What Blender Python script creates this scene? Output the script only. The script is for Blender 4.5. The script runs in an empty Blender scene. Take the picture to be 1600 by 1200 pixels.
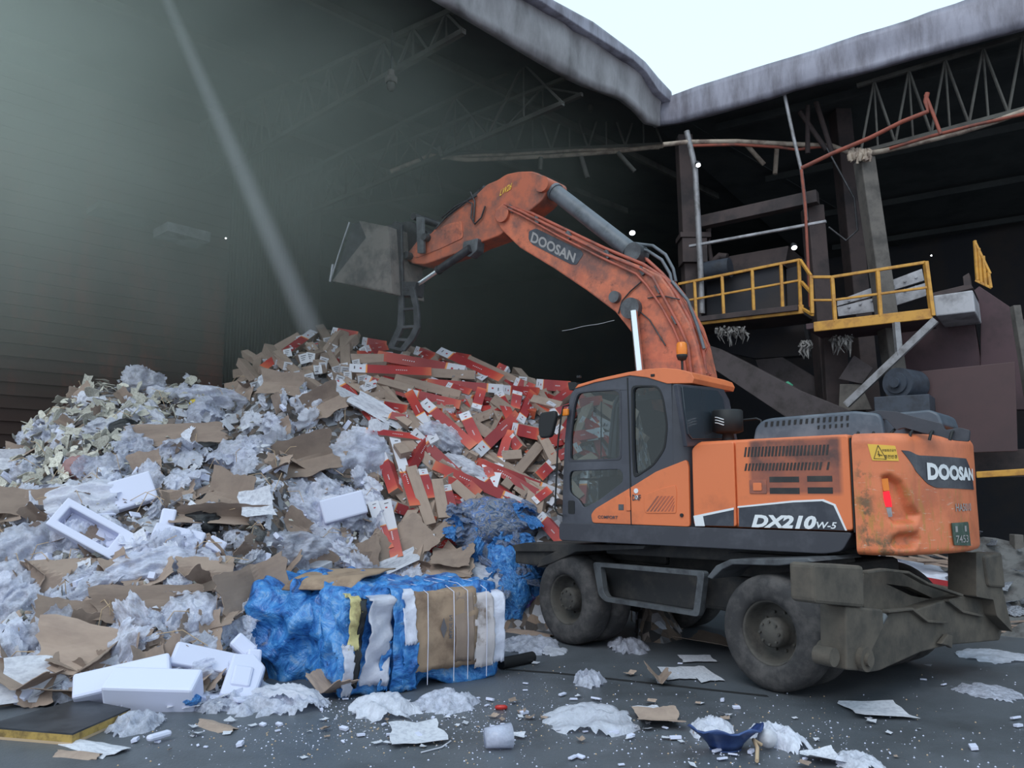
import bpy, bmesh, math, random
from mathutils import Vector, Matrix, noise
from mathutils.geometry import tessellate_polygon
random.seed(7)
R = random.Random(11)
PI = math.pi
sc = bpy.context.scene
COL = sc.collection

# ---------------------------------------------------------------- camera
F_PX, CAM_H, PITCH = 1273.0, 1.934, 0.125
cam_d = bpy.data.cameras.new('camera')
cam = bpy.data.objects.new('camera', cam_d); COL.objects.link(cam)
cam_d.sensor_fit = 'HORIZONTAL'; cam_d.sensor_width = 36; cam_d.lens = 36*F_PX/1600
cam_d.clip_end = 300
cam.location = (0, 0, CAM_H); cam.rotation_euler = (PI/2+PITCH, 0, 0)
sc.camera = cam
# ---------------------------------------------------------------- exposure, sky, added fill light
sc.view_settings.view_transform = 'Standard'; sc.view_settings.look = 'None'
sc.view_settings.gamma = 1; sc.view_settings.use_curve_mapping = False
sc.view_settings.exposure = 0.35
wd = bpy.data.worlds.new('sky'); sc.world = wd; wd.use_nodes = True
wn = wd.node_tree; wn.nodes.clear()
wo = wn.nodes.new('ShaderNodeOutputWorld'); wb = wn.nodes.new('ShaderNodeBackground')
wg = wn.nodes.new('ShaderNodeValToRGB'); ws = wn.nodes.new('ShaderNodeSeparateXYZ'); wt = wn.nodes.new('ShaderNodeTexCoord')
wn.links.new(wt.outputs['Generated'], ws.inputs[0]); wn.links.new(ws.outputs['Z'], wg.inputs[0])
wg.color_ramp.elements[0].position = 0.0; wg.color_ramp.elements[0].color = (0.80, 0.90, 1.0, 1)
wg.color_ramp.elements[1].position = 0.7; wg.color_ramp.elements[1].color = (0.62, 0.86, 1.0, 1)
wn.links.new(wg.outputs[0], wb.inputs[0]); wb.inputs[1].default_value = 1.0
wn.links.new(wb.outputs[0], wo.inputs[0])
front_fill_d = bpy.data.lights.new('sun', 'SUN'); sun = bpy.data.objects.new('sun', front_fill_d); COL.objects.link(sun)
front_fill_d.energy = 0.9; front_fill_d.angle = math.radians(35); front_fill_d.color = (1.0, 0.97, 0.93)  # added soft fill from the camera side; the sun is behind the building
sun.rotation_euler = Vector((-0.35, -0.75, 0.9)).to_track_quat('Z', 'Y').to_euler()

# ---------------------------------------------------------------- pixel -> place helpers
O = Vector((0, 0, CAM_H)); cP, sP = math.cos(PITCH), math.sin(PITCH)
def ray(px, py):
    u = (px-800)/F_PX; v = (600-py)/F_PX
    return Vector((u, cP-v*sP, sP+v*cP))
def PY(px, py, Y):
    d = ray(px, py); return O+d*(Y/d.y)
def PZ(px, py, Z):
    d = ray(px, py); return O+d*((Z-CAM_H)/d.z)
def G(px, py): return PZ(px, py, 0)
def hit(Mi, px, py, ax, val):
    o = Mi@O; d = Mi.to_3x3()@ray(px, py)
    return o+d*((val-o[ax])/d[ax])
def proj(p):
    q = p-O; d = q.y*cP+q.z*sP; v = -q.y*sP+q.z*cP
    return 800+F_PX*q.x/d, 600-F_PX*v/d

# ---------------------------------------------------------------- object helpers
def link(o, parent=None):
    COL.objects.link(o)
    if parent: o.parent = parent
    return o
def tag(o, label=None, cat=None, group=None, kind=None):
    if label: o['label'] = label
    if cat: o['category'] = cat
    if group: o['group'] = group
    if kind: o['kind'] = kind
    return o
def thing(name, label, cat, loc=(0, 0, 0), rz=0, group=None):
    o = bpy.data.objects.new(name, None); o.empty_display_size = .2; link(o)
    o.location = loc; o.rotation_euler = (0, 0, rz)
    return tag(o, label, cat, group)
def ortho(a):
    a = a.normalized()
    b = a.cross(Vector((0, 0, 1)) if abs(a.z) < .95 else Vector((1, 0, 0))).normalized()
    return a, b, a.cross(b)
class MB:
    def __init__(s): s.v = []; s.f = []; s.m = []; s.s = []
    def add(s, vs, fs, mi=0, sm=False):
        n = len(s.v); s.v += [Vector(p) for p in vs]
        for f in fs: s.f.append([n+i for i in f]); s.m.append(mi); s.s.append(sm)
        return s
    def box(s, c, d, M=None, mi=0):
        x, y, z = [q/2 for q in d]; c = Vector(c)
        vs = [Vector(p) for p in ((-x,-y,-z),(x,-y,-z),(x,y,-z),(-x,y,-z),(-x,-y,z),(x,-y,z),(x,y,z),(-x,y,z))]
        if M: vs = [M@p for p in vs]
        return s.add([p+c for p in vs], [(0,3,2,1),(4,5,6,7),(0,1,5,4),(1,2,6,5),(2,3,7,6),(3,0,4,7)], mi)
    def bar(s, p0, p1, w, h, mi=0, up=None):
        p0, p1 = Vector(p0), Vector(p1); a, b, c = ortho(p1-p0)
        b, c = b*w/2, c*h/2
        vs = [p0-b-c, p0+b-c, p0+b+c, p0-b+c, p1-b-c, p1+b-c, p1+b+c, p1-b+c]
        return s.add(vs, [(0,1,2,3),(7,6,5,4),(0,4,5,1),(1,5,6,2),(2,6,7,3),(3,7,4,0)], mi)
    def prism(s, poly, y0, y1, mi=0, axis='y'):
        n = len(poly)
        def q(a, b, c): return (a, c, b) if axis == 'y' else ((c, a, b) if axis == 'x' else (a, b, c))
        vs = [q(a, b, y0) for a, b in poly]+[q(a, b, y1) for a, b in poly]
        fs = [list(range(n)), list(range(2*n-1, n-1, -1))]+[(i, i+n, (i+1) % n+n, (i+1) % n) for i in range(n)]
        return s.add(vs, fs, mi)
    def wall(s, poly, holes, y0, y1, mi=0, axis='y'):
        loops = [poly]+holes; flat = [p for l in loops for p in l]; n = len(flat)
        def q(p, c): return (p[0], c, p[1]) if axis == 'y' else (c, p[0], p[1])
        tris = tessellate_polygon([[Vector((p[0], p[1], 0)) for p in l] for l in loops])
        vs = [q(p, y0) for p in flat]+[q(p, y1) for p in flat]
        fs = [tuple(t) for t in tris]+[tuple(i+n for i in reversed(t)) for t in tris]
        k = 0
        for l in loops:
            m = len(l)
            for i in range(m):
                a, b = k+i, k+(i+1) % m; fs.append((a, b, b+n, a+n))
            k += m
        return s.add(vs, fs, mi)
    def tube(s, pts, r, n=8, mi=0, cap=True):
        pts = [Vector(p) for p in pts]; rs = r if isinstance(r, (list, tuple)) else [r]*len(pts)
        a, b, c = ortho(pts[1]-pts[0]); vs = []; fs = []
        for i, p in enumerate(pts):
            t = (pts[min(i+1, len(pts)-1)]-pts[max(i-1, 0)]).normalized()
            b = (b-t*b.dot(t)).normalized(); c = t.cross(b)
            for k in range(n):
                an = 2*PI*k/n; vs.append(p+(b*math.cos(an)+c*math.sin(an))*rs[i])
        for i in range(len(pts)-1):
            for k in range(n):
                fs.append((i*n+k, i*n+(k+1) % n, (i+1)*n+(k+1) % n, (i+1)*n+k))
        s.add(vs, fs, mi, True)
        if cap:
            m = len(pts)-1
            s.add([vs[k] for k in range(n)], [tuple(range(n-1, -1, -1))], mi)
            s.add([vs[m*n+k] for k in range(n)], [tuple(range(n))], mi)
        return s
    def cyl(s, p0, p1, r, r1=None, n=20, mi=0):
        return s.tube([p0, p1], [r, r if r1 is None else r1], n, mi)
    def lathe(s, prof, o, axis, n=32, mi=0, sm=True):
        o = Vector(o); a, b, c = ortho(Vector(axis)); vs = []; fs = []
        for r_, h in prof:
            for k in range(n):
                an = 2*PI*k/n; vs.append(o+a*h+(b*math.cos(an)+c*math.sin(an))*r_)
        for i in range(len(prof)-1):
            for k in range(n): fs.append((i*n+k, i*n+(k+1) % n, (i+1)*n+(k+1) % n, (i+1)*n+k))
        return s.add(vs, fs, mi, sm)
    def xf(s, M): s.v = [M@p for p in s.v]; return s
    def build(s, name, mats, parent=None, bevel=0, loc=None):
        me = bpy.data.meshes.new(name); me.from_pydata([tuple(p) for p in s.v], [], s.f)
        if not isinstance(mats, (list, tuple)): mats = [mats]
        for m in mats: me.materials.append(m)
        for i, p in enumerate(me.polygons): p.material_index = s.m[i]; p.use_smooth = s.s[i]
        bm = bmesh.new(); bm.from_mesh(me); bmesh.ops.recalc_face_normals(bm, faces=bm.faces); bm.to_mesh(me); bm.free()
        o = bpy.data.objects.new(name, me); link(o, parent)
        if loc is not None: o.location = loc
        if bevel:
            b = o.modifiers.new('bevel', 'BEVEL'); b.width = bevel; b.segments = 2; b.limit_method = 'ANGLE'; b.angle_limit = .7
        return o
def origin_to(o, p):      # move the origin of a freshly built mesh to p without moving its shape
    p = Vector(p); o.data.transform(Matrix.Translation(-p)); o.location = p; return o
def smooth_all(o):
    for p in o.data.polygons: p.use_smooth = True
    return o
def rrect(x0, z0, x1, z1, r, n=4):
    out = []
    for cx, cz, a0 in ((x1-r, z1-r, 0), (x0+r, z1-r, PI/2), (x0+r, z0+r, PI), (x1-r, z0+r, 1.5*PI)):
        for k in range(n+1):
            a = a0+PI/2*k/n; out.append((cx+r*math.cos(a), cz+r*math.sin(a)))
    return out
def soften(poly, r=.05, n=3):
    out = []; m = len(poly)
    for i in range(m):
        p, a, b = Vector(poly[i]), Vector(poly[i-1]), Vector(poly[(i+1) % m])
        ra = min(r, (a-p).length*.45); rb = min(r, (b-p).length*.45)
        q0 = p+(a-p).normalized()*ra; q1 = p+(b-p).normalized()*rb
        for k in range(n+1):
            t = k/n; out.append(tuple(q0*(1-t)**2+p*2*t*(1-t)+q1*t*t))
    return out
def text_mesh(body, extrude=.004, bold=.0, shear=0):
    cu = bpy.data.curves.new('t', 'FONT'); cu.body = body; cu.size = 1; cu.offset = bold; cu.shear = shear; cu.extrude = 0.0
    cu.resolution_u = 3
    ob = bpy.data.objects.new('t', cu); COL.objects.link(ob)
    bpy.context.view_layer.update()
    me = bpy.data.meshes.new_from_object(ob.evaluated_get(bpy.context.evaluated_depsgraph_get()))
    bm = bmesh.new(); bm.from_mesh(me)
    xs = [v.co.x for v in bm.verts]; ys = [v.co.y for v in bm.verts]
    x0, x1, y0, y1 = min(xs), max(xs), min(ys), max(ys)
    for v in bm.verts: v.co.x = (v.co.x-x0)/(x1-x0); v.co.y = (v.co.y-y0)/(y1-y0)
    for k in range(1, 16):
        bmesh.ops.bisect_plane(bm, geom=bm.verts[:]+bm.edges[:]+bm.faces[:], plane_co=(k/16, 0, 0), plane_no=(1, 0, 0))
    vs = [v.co.copy() for v in bm.verts]; bm.verts.index_update(); fs = [[v.index for v in f.verts] for f in bm.faces]
    bm.free(); bpy.data.objects.remove(ob); bpy.data.curves.remove(cu); bpy.data.meshes.remove(me)
    return vs, fs
def text_obj(body, fn, name, mat, parent, bold=0, shear=0):     # fn maps (u,v) in 0..1 to a 3D point
    vs, fs = text_mesh(body, bold=bold, shear=shear)
    return MB().add([fn(v.x, v.y) for v in vs], fs).build(name, mat, parent)

# ---------------------------------------------------------------- materials
def nt(name):
    m = bpy.data.materials.new(name); m.use_nodes = True; t = m.node_tree; t.nodes.clear()
    out = t.nodes.new('ShaderNodeOutputMaterial'); return m, t, out
def nd(t, typ, ins=None, **kw):
    n = t.nodes.new(typ)
    for k, v in kw.items(): setattr(n, k, v)
    for k, v in (ins or {}).items():
        if isinstance(v, bpy.types.NodeSocket): t.links.new(v, n.inputs[k])
        else: n.inputs[k].default_value = v
    return n
def c4(c): return (c[0], c[1], c[2], 1)
def srgb(r, g, b):
    f = lambda v: (v/255/12.92) if v/255 <= .04045 else ((v/255+.055)/1.055)**2.4
    return (f(r), f(g), f(b))
def mix(t, fac, a, b, mode='MIX'):
    n = t.nodes.new('ShaderNodeMix'); n.data_type = 'RGBA'; n.blend_type = mode
    for i, v in ((0, fac), (6, a), (7, b)):
        if isinstance(v, bpy.types.NodeSocket): t.links.new(v, n.inputs[i])
        else: n.inputs[i].default_value = c4(v) if i and len(v) == 3 else v
    return n.outputs[2]
def math_(t, op, a, b=0.0, clamp=False):
    n = t.nodes.new('ShaderNodeMath'); n.operation = op; n.use_clamp = clamp
    for i, v in ((0, a), (1, b)):
        if isinstance(v, bpy.types.NodeSocket): t.links.new(v, n.inputs[i])
        else: n.inputs[i].default_value = v
    return n.outputs[0]
def ramp(t, src, stops):
    n = nd(t, 'ShaderNodeValToRGB', {0: src}); e = n.color_ramp.elements
    while len(e) < len(stops): e.new(.5)
    for i, (p, c) in enumerate(stops):
        e[i].position = p; e[i].color = c4(c) if not isinstance(c, (int, float)) else (c, c, c, 1)
    return n.outputs[0]
def noise_(t, vec, scale, detail=4, rough=.6, dist=0):
    return nd(t, 'ShaderNodeTexNoise', {'Vector': vec, 'Scale': scale, 'Detail': detail, 'Roughness': rough, 'Distortion': dist}).outputs[0]
def objco(t, scale=None):
    o = nd(t, 'ShaderNodeTexCoord').outputs['Object']
    if scale: o = nd(t, 'ShaderNodeMapping', {0: o, 'Scale': scale}).outputs[0]
    return o
def boxmask(t, co, lo, hi, soft):   # 1 inside lo..hi, feathered; None = unbounded axis
    sp = nd(t, 'ShaderNodeSeparateXYZ', {0: co}); out = None
    for i in range(3):
        for lim, sgn in ((lo[i], 1), (hi[i], -1)):
            if lim is None: continue
            d = math_(t, 'MULTIPLY', math_(t, 'SUBTRACT', sp.outputs[i], lim), sgn/soft)
            d = math_(t, 'ADD', d, .5, True)
            out = d if out is None else math_(t, 'MULTIPLY', out, d)
    return out
def pbr(name, col, rough=.6, metal=0, col2=None, scale=3, thr=(.45, .65), bump=0, bscale=20, rnd=0, streak=None, spec=.5, transmission=0, extra=None, coat=0):
    m, t, out = nt(name); co = objco(t)
    bs = nd(t, 'ShaderNodeBsdfPrincipled'); c = c4(col)
    base = None
    if col2:
        v = co if not streak else objco(t, streak)
        f = ramp(t, noise_(t, v, scale, 6, .65), [(thr[0], 0), (thr[1], 1)])
        base = mix(t, f, col, col2)
    if extra: base = extra(t, co, base if base is not None else nd(t, 'ShaderNodeRGB').outputs[0])
    if rnd:
        oi = nd(t, 'ShaderNodeObjectInfo').outputs['Random']
        k = math_(t, 'ADD', math_(t, 'MULTIPLY', oi, 2*rnd), 1-rnd)
        base = mix(t, 1.0, base if base is not None else col, nd(t, 'ShaderNodeCombineColor', {0: k, 1: k, 2: k}).outputs[0], 'MULTIPLY')
    if base is not None: t.links.new(base, bs.inputs['Base Color'])
    else: bs.inputs['Base Color'].default_value = c
    bs.inputs['Roughness'].default_value = rough; bs.inputs['Metallic'].default_value = metal
    bs.inputs['Specular IOR Level'].default_value = spec
    if bump:
        b = nd(t, 'ShaderNodeBump', {'Strength': bump, 'Height': noise_(t, co, bscale, 5), 'Distance': .02})
        t.links.new(b.outputs[0], bs.inputs['Normal'])
    t.links.new(bs.outputs[0], out.inputs[0]); return m
M = {}
OR = srgb(222, 120, 74); ORD = srgb(150, 80, 55)
M['orange'] = pbr('orange_paint', OR, .42, col2=srgb(184, 100, 66), scale=2.2, thr=(.5, .8), bump=.04)
def boomdirt(t, co, base):
    f = ramp(t, noise_(t, co, 1.7, 7, .7), [(.44, 0), (.62, 1)])
    a = mix(t, f, base, srgb(122, 82, 74))
    g = ramp(t, noise_(t, co, 5, 6, .7), [(.55, 0), (.7, 1)])
    return mix(t, math_(t, 'MULTIPLY', g, .8), a, srgb(70, 52, 48))
M['boom'] = pbr('dirty_orange_paint', srgb(202, 112, 82), .55, col2=srgb(176, 94, 72), scale=3, bump=.06, extra=boomdirt)
M['arm'] = pbr('dusty_orange_paint', srgb(182, 98, 72), .55, col2=srgb(122, 82, 72), scale=2.6, thr=(.42, .6), bump=.06)
M['hose'] = pbr('rust_orange_hose', srgb(168, 86, 68), .55, col2=srgb(110, 66, 58), scale=4)
M['dark'] = pbr('dark_grey_paint', srgb(58, 58, 66), .5, col2=srgb(84, 84, 92), scale=3, thr=(.5, .8))
M['cab'] = pbr('charcoal_cab_paint', srgb(62, 63, 72), .42, col2=srgb(86, 87, 97), scale=2, thr=(.45, .8))
M['cover'] = pbr('slate_grey_cover', srgb(78, 86, 98), .45, col2=srgb(104, 110, 120), scale=3)
M['black'] = pbr('black_rubber', srgb(26, 26, 29), .6)
M['tyre'] = pbr('dusty_tyre_rubber', srgb(56, 54, 56), .85, col2=srgb(84, 80, 80), scale=5, bump=.2, bscale=30)
M['rim'] = pbr('dusty_rim', srgb(80, 76, 72), .8, col2=srgb(58, 55, 54), scale=6, bump=.1)
M['chassis'] = pbr('dusty_dark_steel', srgb(46, 45, 47), .75, col2=srgb(66, 62, 60), scale=4, bump=.1)
M['blade'] = pbr('muddy_steel', srgb(92, 84, 76), .8, col2=srgb(64, 60, 56), scale=3, thr=(.4, .65), bump=.15)
M['steel'] = pbr('worn_grey_steel', srgb(96, 98, 102), .5, .3, col2=srgb(70, 70, 74), scale=5)
M['cylinder'] = pbr('grey_cylinder_paint', srgb(98, 102, 110), .45, col2=srgb(76, 80, 86), scale=5)
M['chrome'] = pbr('chrome_rod', (.8, .82, .85), .12, 1)
M['bucket'] = pbr('bucket_steel', srgb(120, 112, 108), .6, .2, col2=srgb(78, 74, 74), scale=3, bump=.1)
M['claw'] = pbr('claw_steel', srgb(52, 52, 56), .5, .3, col2=srgb(76, 76, 80), scale=5)
M['white'] = pbr('white_paint', srgb(225, 226, 230), .5)
M['decal'] = pbr('decal_black', srgb(52, 54, 64), .4, col2=srgb(74, 76, 84), scale=4)
M['greytext'] = pbr('faded_grey_letters', srgb(150, 146, 146), .6)
M['yellow'] = pbr('yellow_paint', srgb(208, 152, 66), .55, col2=srgb(172, 120, 58), scale=6, bump=.05)
M['decalyellow'] = pbr('yellow_sticker', srgb(226, 180, 70), .5)
M['amber'] = pbr('amber_plastic', srgb(230, 130, 40), .3)
M['redlamp'] = None
def emis(name, col, st):
    m, t, out = nt(name); e = nd(t, 'ShaderNodeEmission', {0: c4(col), 1: st}); t.links.new(e.outputs[0], out.inputs[0]); return m
M['redlamp'] = emis('lit_red_lamp', (1, .03, .05), 1.1)
M['lamp'] = emis('lit_white_lamp', (.95, .97, 1), 7)
def glassmat(name, tint, gl=.08):
    m, t, out = nt(name)
    a = nd(t, 'ShaderNodeBsdfTransparent', {0: c4(tint)}); b = nd(t, 'ShaderNodeBsdfGlossy', {0: (1, 1, 1, 1), 1: .05})
    lw = nd(t, 'ShaderNodeFresnel', {0: 1.45}).outputs[0]
    x = nd(t, 'ShaderNodeMixShader', {0: lw, 1: a.outputs[0], 2: b.outputs[0]}); t.links.new(x.outputs[0], out.inputs[0]); return m
M['glass'] = glassmat('cab_glass', (.55, .62, .62))
M['darkglass'] = glassmat('dark_cab_glass', (.12, .15, .16))
# building
def ribs(t, co, axis, n):   # not colour; height for bump
    s = nd(t, 'ShaderNodeSeparateXYZ', {0: co}); return math_(t, 'SINE', math_(t, 'MULTIPLY', s.outputs[axis], n))
M['wallrust'] = pbr('rusty_brown_sheet', srgb(74, 58, 54), .8, col2=srgb(128, 68, 54), scale=1.0, thr=(.5, .72), streak=(1, 1, .2), bump=.1)
M['corr'] = pbr('dull_green_grey_sheet', srgb(58, 58, 58), .8, col2=srgb(74, 70, 64), scale=1.5, bump=.05)
M['fascia'] = pbr('weathered_galvanised_sheet', srgb(150, 146, 150), .6, .1, col2=srgb(96, 92, 94), scale=1.4, thr=(.4, .7), streak=(1, 1, .35), bump=.15, bscale=4)
M['fascia2'] = pbr('blue_grey_gutter_sheet', srgb(146, 144, 158), .55, .1, col2=srgb(104, 100, 110), scale=2.6, thr=(.4, .68), streak=(1.5, 1.5, .3), bump=.25, bscale=5)
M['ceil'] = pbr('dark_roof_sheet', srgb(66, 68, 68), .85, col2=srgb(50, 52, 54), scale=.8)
M['truss'] = pbr('grey_truss_steel', srgb(84, 82, 78), .75, col2=srgb(60, 56, 54), scale=2)
M['darkwall'] = pbr('dark_wall', srgb(54, 54, 60), .9, col2=srgb(66, 60, 60), scale=.7)  # plain dark base colour with random tone variation
M['rustcol'] = pbr('brown_rusty_column', srgb(74, 62, 62), .8, col2=srgb(52, 46, 48), scale=2, bump=.1)
M['conc'] = pbr('grey_concrete_column', srgb(104, 98, 94), .85, col2=srgb(76, 72, 70), scale=2.5, bump=.15)
M['pipe'] = pbr('pale_wrapped_pipe', srgb(168, 152, 138), .7, col2=srgb(110, 92, 84), scale=4)
M['redpipe'] = pbr('red_oxide_pipe', srgb(150, 78, 62), .7, col2=srgb(110, 66, 58), scale=4)
M['galv'] = pbr('galvanised_pipe', srgb(150, 148, 152), .5, .3, col2=srgb(104, 100, 100), scale=4)
M['maroon'] = pbr('maroon_brown_panel', srgb(84, 62, 68), .7, col2=srgb(66, 50, 54), scale=1.5)
M['brownpanel'] = pbr('flat_brown_panel', srgb(78, 56, 58), .65, col2=srgb(70, 52, 54), scale=1)
M['paleplate'] = pbr('pale_grey_plate', srgb(178, 176, 182), .6, col2=srgb(128, 126, 130), scale=2.5, bump=.05)
M['belt'] = pbr('dusty_conveyor_belt', srgb(80, 72, 74), .85, col2=srgb(62, 56, 56), scale=3)
M['navy'] = pbr('blue_grey_motor_paint', srgb(62, 68, 80), .6, col2=srgb(46, 48, 56), scale=4)
# ================================================================ EXCAVATOR
EX = thing('wheeled_excavator', 'orange and charcoal wheeled excavator with its boom raised over the rubbish pile', 'excavator', (2.491, 9.959, 0), PI-0.686)
MU = Matrix.Translation((2.491, 9.959, 0))@Matrix.Rotation(PI-0.686, 4, 'Z'); MUi = MU.inverted()
DL = Matrix.Rotation(0.686-0.917, 4, 'Z')       # undercarriage is turned against the upper body
MLi = (MU@DL).inverted()
def UY(px, py, y): h = hit(MUi, px, py, 1, y); return (h.x, h.z)
def LY(px, py, y): h = hit(MLi, px, py, 1, y); return (h.x, h.z)
def LXp(px, py, x): h = hit(MLi, px, py, 0, x); return (h.y, h.z)
def UYs(pts, y): return [UY(a, b, y) for a, b in pts]
def part(mb, name, m, bevel=0, parent=None, label=None):
    o = mb.build(name, m, parent or EX, bevel)
    if label: o['label'] = label
    return o
YS = 1.25; XF, XC, XD, ZS, ZB, ZH = 1.467, -.304, -1.961, 1.293, 1.504, 2.413
# --- lower skirt and deck
mb = MB().prism(soften([(XF, ZS), (XF, ZB), (XD+.02, ZB), (XD+.13, ZS+.03), (XD+.3, ZS)], .05), -YS, YS)
part(mb, 'side_skirt', M['dark'], .02)
part(MB().box((-.3, 0, 1.22), (2.6, 1.9, .16)), 'deck_underside', M['chassis'], .02)
# --- engine hood
hood = [(XC, ZB+.005), (XC, ZH-.06), (XC-.03, ZH-.02), (XC-.08, ZH), (XD+.012, ZH+.02), (XD+.012, ZB+.005)]
mb = MB().prism(hood, -YS+.03, YS-.03); part(mb, 'engine_housing', M['orange'], .05)
XSE = UY(1150, 760, YS)[0]
def sootmask(t, co, base):
    s = boxmask(t, co, (XD+.10, 1.0, 1.86), (XSE-.16, None, 2.4), .05)
    n = ramp(t, noise_(t, co, 3.5, 6), [(.25, .55), (.6, .95)])
    a = mix(t, math_(t, 'MULTIPLY', s, n), base, srgb(122, 74, 66))
    s2 = boxmask(t, co, (XD+.10, 1.0, 2.12), (XSE-.16, None, 2.4), .04)
    n2 = ramp(t, noise_(t, co, 7, 6), [(.4, .1), (.65, .75)])
    return mix(t, math_(t, 'MULTIPLY', s2, n2), a, srgb(70, 56, 54))
M['door_orange'] = pbr('sooty_orange_door_paint', OR, .5, col2=srgb(196, 106, 70), scale=2.5, thr=(.5, .8), extra=sootmask, bump=.04)
def plate(pts, y, th=.02, r=.03): return MB().prism(soften(pts, r), y-th, y)
part(plate([(XC-.005, ZB+.02), (XC-.005, ZH-.08), (XC-.06, ZH-.03), (XSE+.008, ZH-.015), (XSE+.008, ZB+.02)], YS+.005, .05), 'front_side_panel', M['orange'], .012)
door = part(plate([(XSE-.008, ZB+.02), (XSE-.008, ZH-.015), (XD+.02, ZH+.005), (XD+.02, ZB+.02)], YS+.005, .05), 'engine_door', M['door_orange'], .012)
mb = MB()                                  # vent slots in two rows
for row, (zc, hh) in enumerate(((2.285, .10), (2.13, .075))):
    n = 24
    for k in range(n):
        x = XSE-.10-(k+.5)*(XSE-XD-.30)/n
        if row == 1 and k in (22,): continue
        mb.prism([(x-.002, zc-hh/2), (x+.018, zc-hh/2), (x-.0, zc+hh/2), (x-.018, zc+hh/2)], YS+.002, YS+.009)
for x0, x1, z0, z1 in ((.36, .66, 1.975, 2.03), (.74, .98, 1.98, 2.035), (.36, .66, 1.86, 1.92), (.74, .98, 1.865, 1.925)):
    mb.prism([(XSE-x0, z0), (XSE-x1, z0), (XSE-x1, z1), (XSE-x0, z1)], YS+.002, YS+.008)
part(mb, 'vent_slot_rows', M['chassis'], parent=door)
h = MB().prism(rrect(XSE-.33, 1.86, XSE-.15, 2.0, .01), YS, YS+.012); h = part(h, 'latch_frame', M['arm'], .003, parent=door)
part(MB().prism(rrect(XSE-.28, 1.89, XSE-.19, 1.97, .01), YS+.005, YS+.02), 'latch', M['orange'], .003, parent=door)
# decal band along the lower door
pts = UYs([(1155, 823), (1155, 793), (1240, 785), (1285, 783), (1303, 790), (1322, 829)], YS)
o = part(MB().prism(pts, YS+.006, YS+.009), 'decal', M['decal'], parent=door)
pts = UYs([(1153, 793.5), (1153, 791), (1240, 782), (1287, 780), (1306, 788), (1324, 829), (1321, 829), (1303, 790), (1285, 783), (1240, 785)], YS)
part(MB().prism(pts, YS+.006, YS+.010), 'decal_stripe', M['white'], parent=door)
a, b = UY(1175, 824, YS), UY(1276, 806, YS)
text_obj('DX210', lambda u, v: (a[0]+(b[0]-a[0])*(u*1.0), YS+.012, a[1]+(b[1]-a[1])*v+.0*u), 'model_lettering', M['white'], door, .05, .25)
a2, b2 = UY(1277, 825.5, YS), UY(1308, 816, YS)
text_obj('W-5', lambda u, v: (a2[0]+(b2[0]-a2[0])*u, YS+.012, a2[1]+(b2[1]-a2[1])*v), 'model_lettering', M['white'], door, .02, .25)
pts = UYs([(1100, 821), (1094, 806), (1147, 795), (1147, 822)], YS)
part(MB().prism(pts, YS+.006, YS+.009), 'decal', M['decal'])
pts = UYs([(1102, 822), (1087, 822), (1084, 806), (1147, 793), (1147, 796.5), (1099, 806.5)], YS)
part(MB().prism(pts, YS+.006, YS+.010), 'decal_stripe', M['white'])
# --- cab side panel (orange wedge)
pts = UYs([(926, 817), (923.5, 804), (930, 795), (985, 762), (1025, 737), (1073, 718), (1076, 730), (1078, 821), (1076, 823)], YS)
part(plate(pts, YS+.006, .04, .03), 'cab_lower_panel', M['orange'], .01)
part(MB().prism([UY(984.5, 762, YS), UY(986, 762, YS), UY(987.6, 820, YS), UY(986, 820, YS)], YS+.005, YS+.009), 'door_gap', M['black'])
gp = UYs([(1008, 773), (1035, 763), (1056, 758), (1058, 768), (1057, 802), (1010, 802), (1007, 795)], YS)
g = part(plate(gp, YS+.014, .01, .02), 'side_grille', M['orange'], .004)
mb = MB()
for k in range(8):
    cx = 1011+k*5.6; mb.prism(UYs([(cx, 799), (cx+2.6, 799), (min(cx+20, 1055), max(764, 799-18*min(1, (1055-cx)/20)-6)), (min(cx+17, 1053), max(763, 799-20*min(1, (1055-cx)/20)-4))], YS), YS+.013, YS+.017)
part(mb, 'grille_slats', M['arm'], parent=g)
part(MB().cyl((UY(1066, 805, YS)[0], YS, UY(1066, 805, YS)[1]), (UY(1066, 805, YS)[0], YS+.02, UY(1066, 805, YS)[1]), .02), 'lock', M['black'])
for (px, py, r_, mname) in ((994.5, 767, .028, 'white'), (995, 777, .024, 'white')):
    x, z = UY(px, py, YS); part(MB().cyl((x, YS, z), (x, YS+.012, z), r_), 'round_sticker', M[mname])
x, z = UY(991, 781, YS); a, b = UY(989, 782, YS), UY(1002, 773, YS)
text_obj('DNF', lambda u, v: (a[0]+(b[0]-a[0])*u, YS+.013, a[1]+(b[1]-a[1])*v), 'sticker_lettering', M['decal'], EX, .02)
a, b = UY(935, 810, YS), UY(966, 806, YS)
text_obj('COMFORT', lambda u, v, a=a, b=b: (a[0]+(b[0]-a[0])*u, YS+.012, a[1]+(b[1]-a[1])*v), 'small_lettering', M['decal'], EX, .02)
part(MB().prism(UYs([(967, 788), (975, 788), (975, 797), (967, 797)], YS), YS+.006, YS+.01), 'square_sticker', M['steel'])
part(MB().prism(rrect(UY(986, 790, YS)[0], UY(986, 798, YS)[1], UY(979, 790, YS)[0], UY(979, 776, YS)[1], .01), YS+.006, YS+.02), 'hinge', M['orange'], .004)
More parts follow.
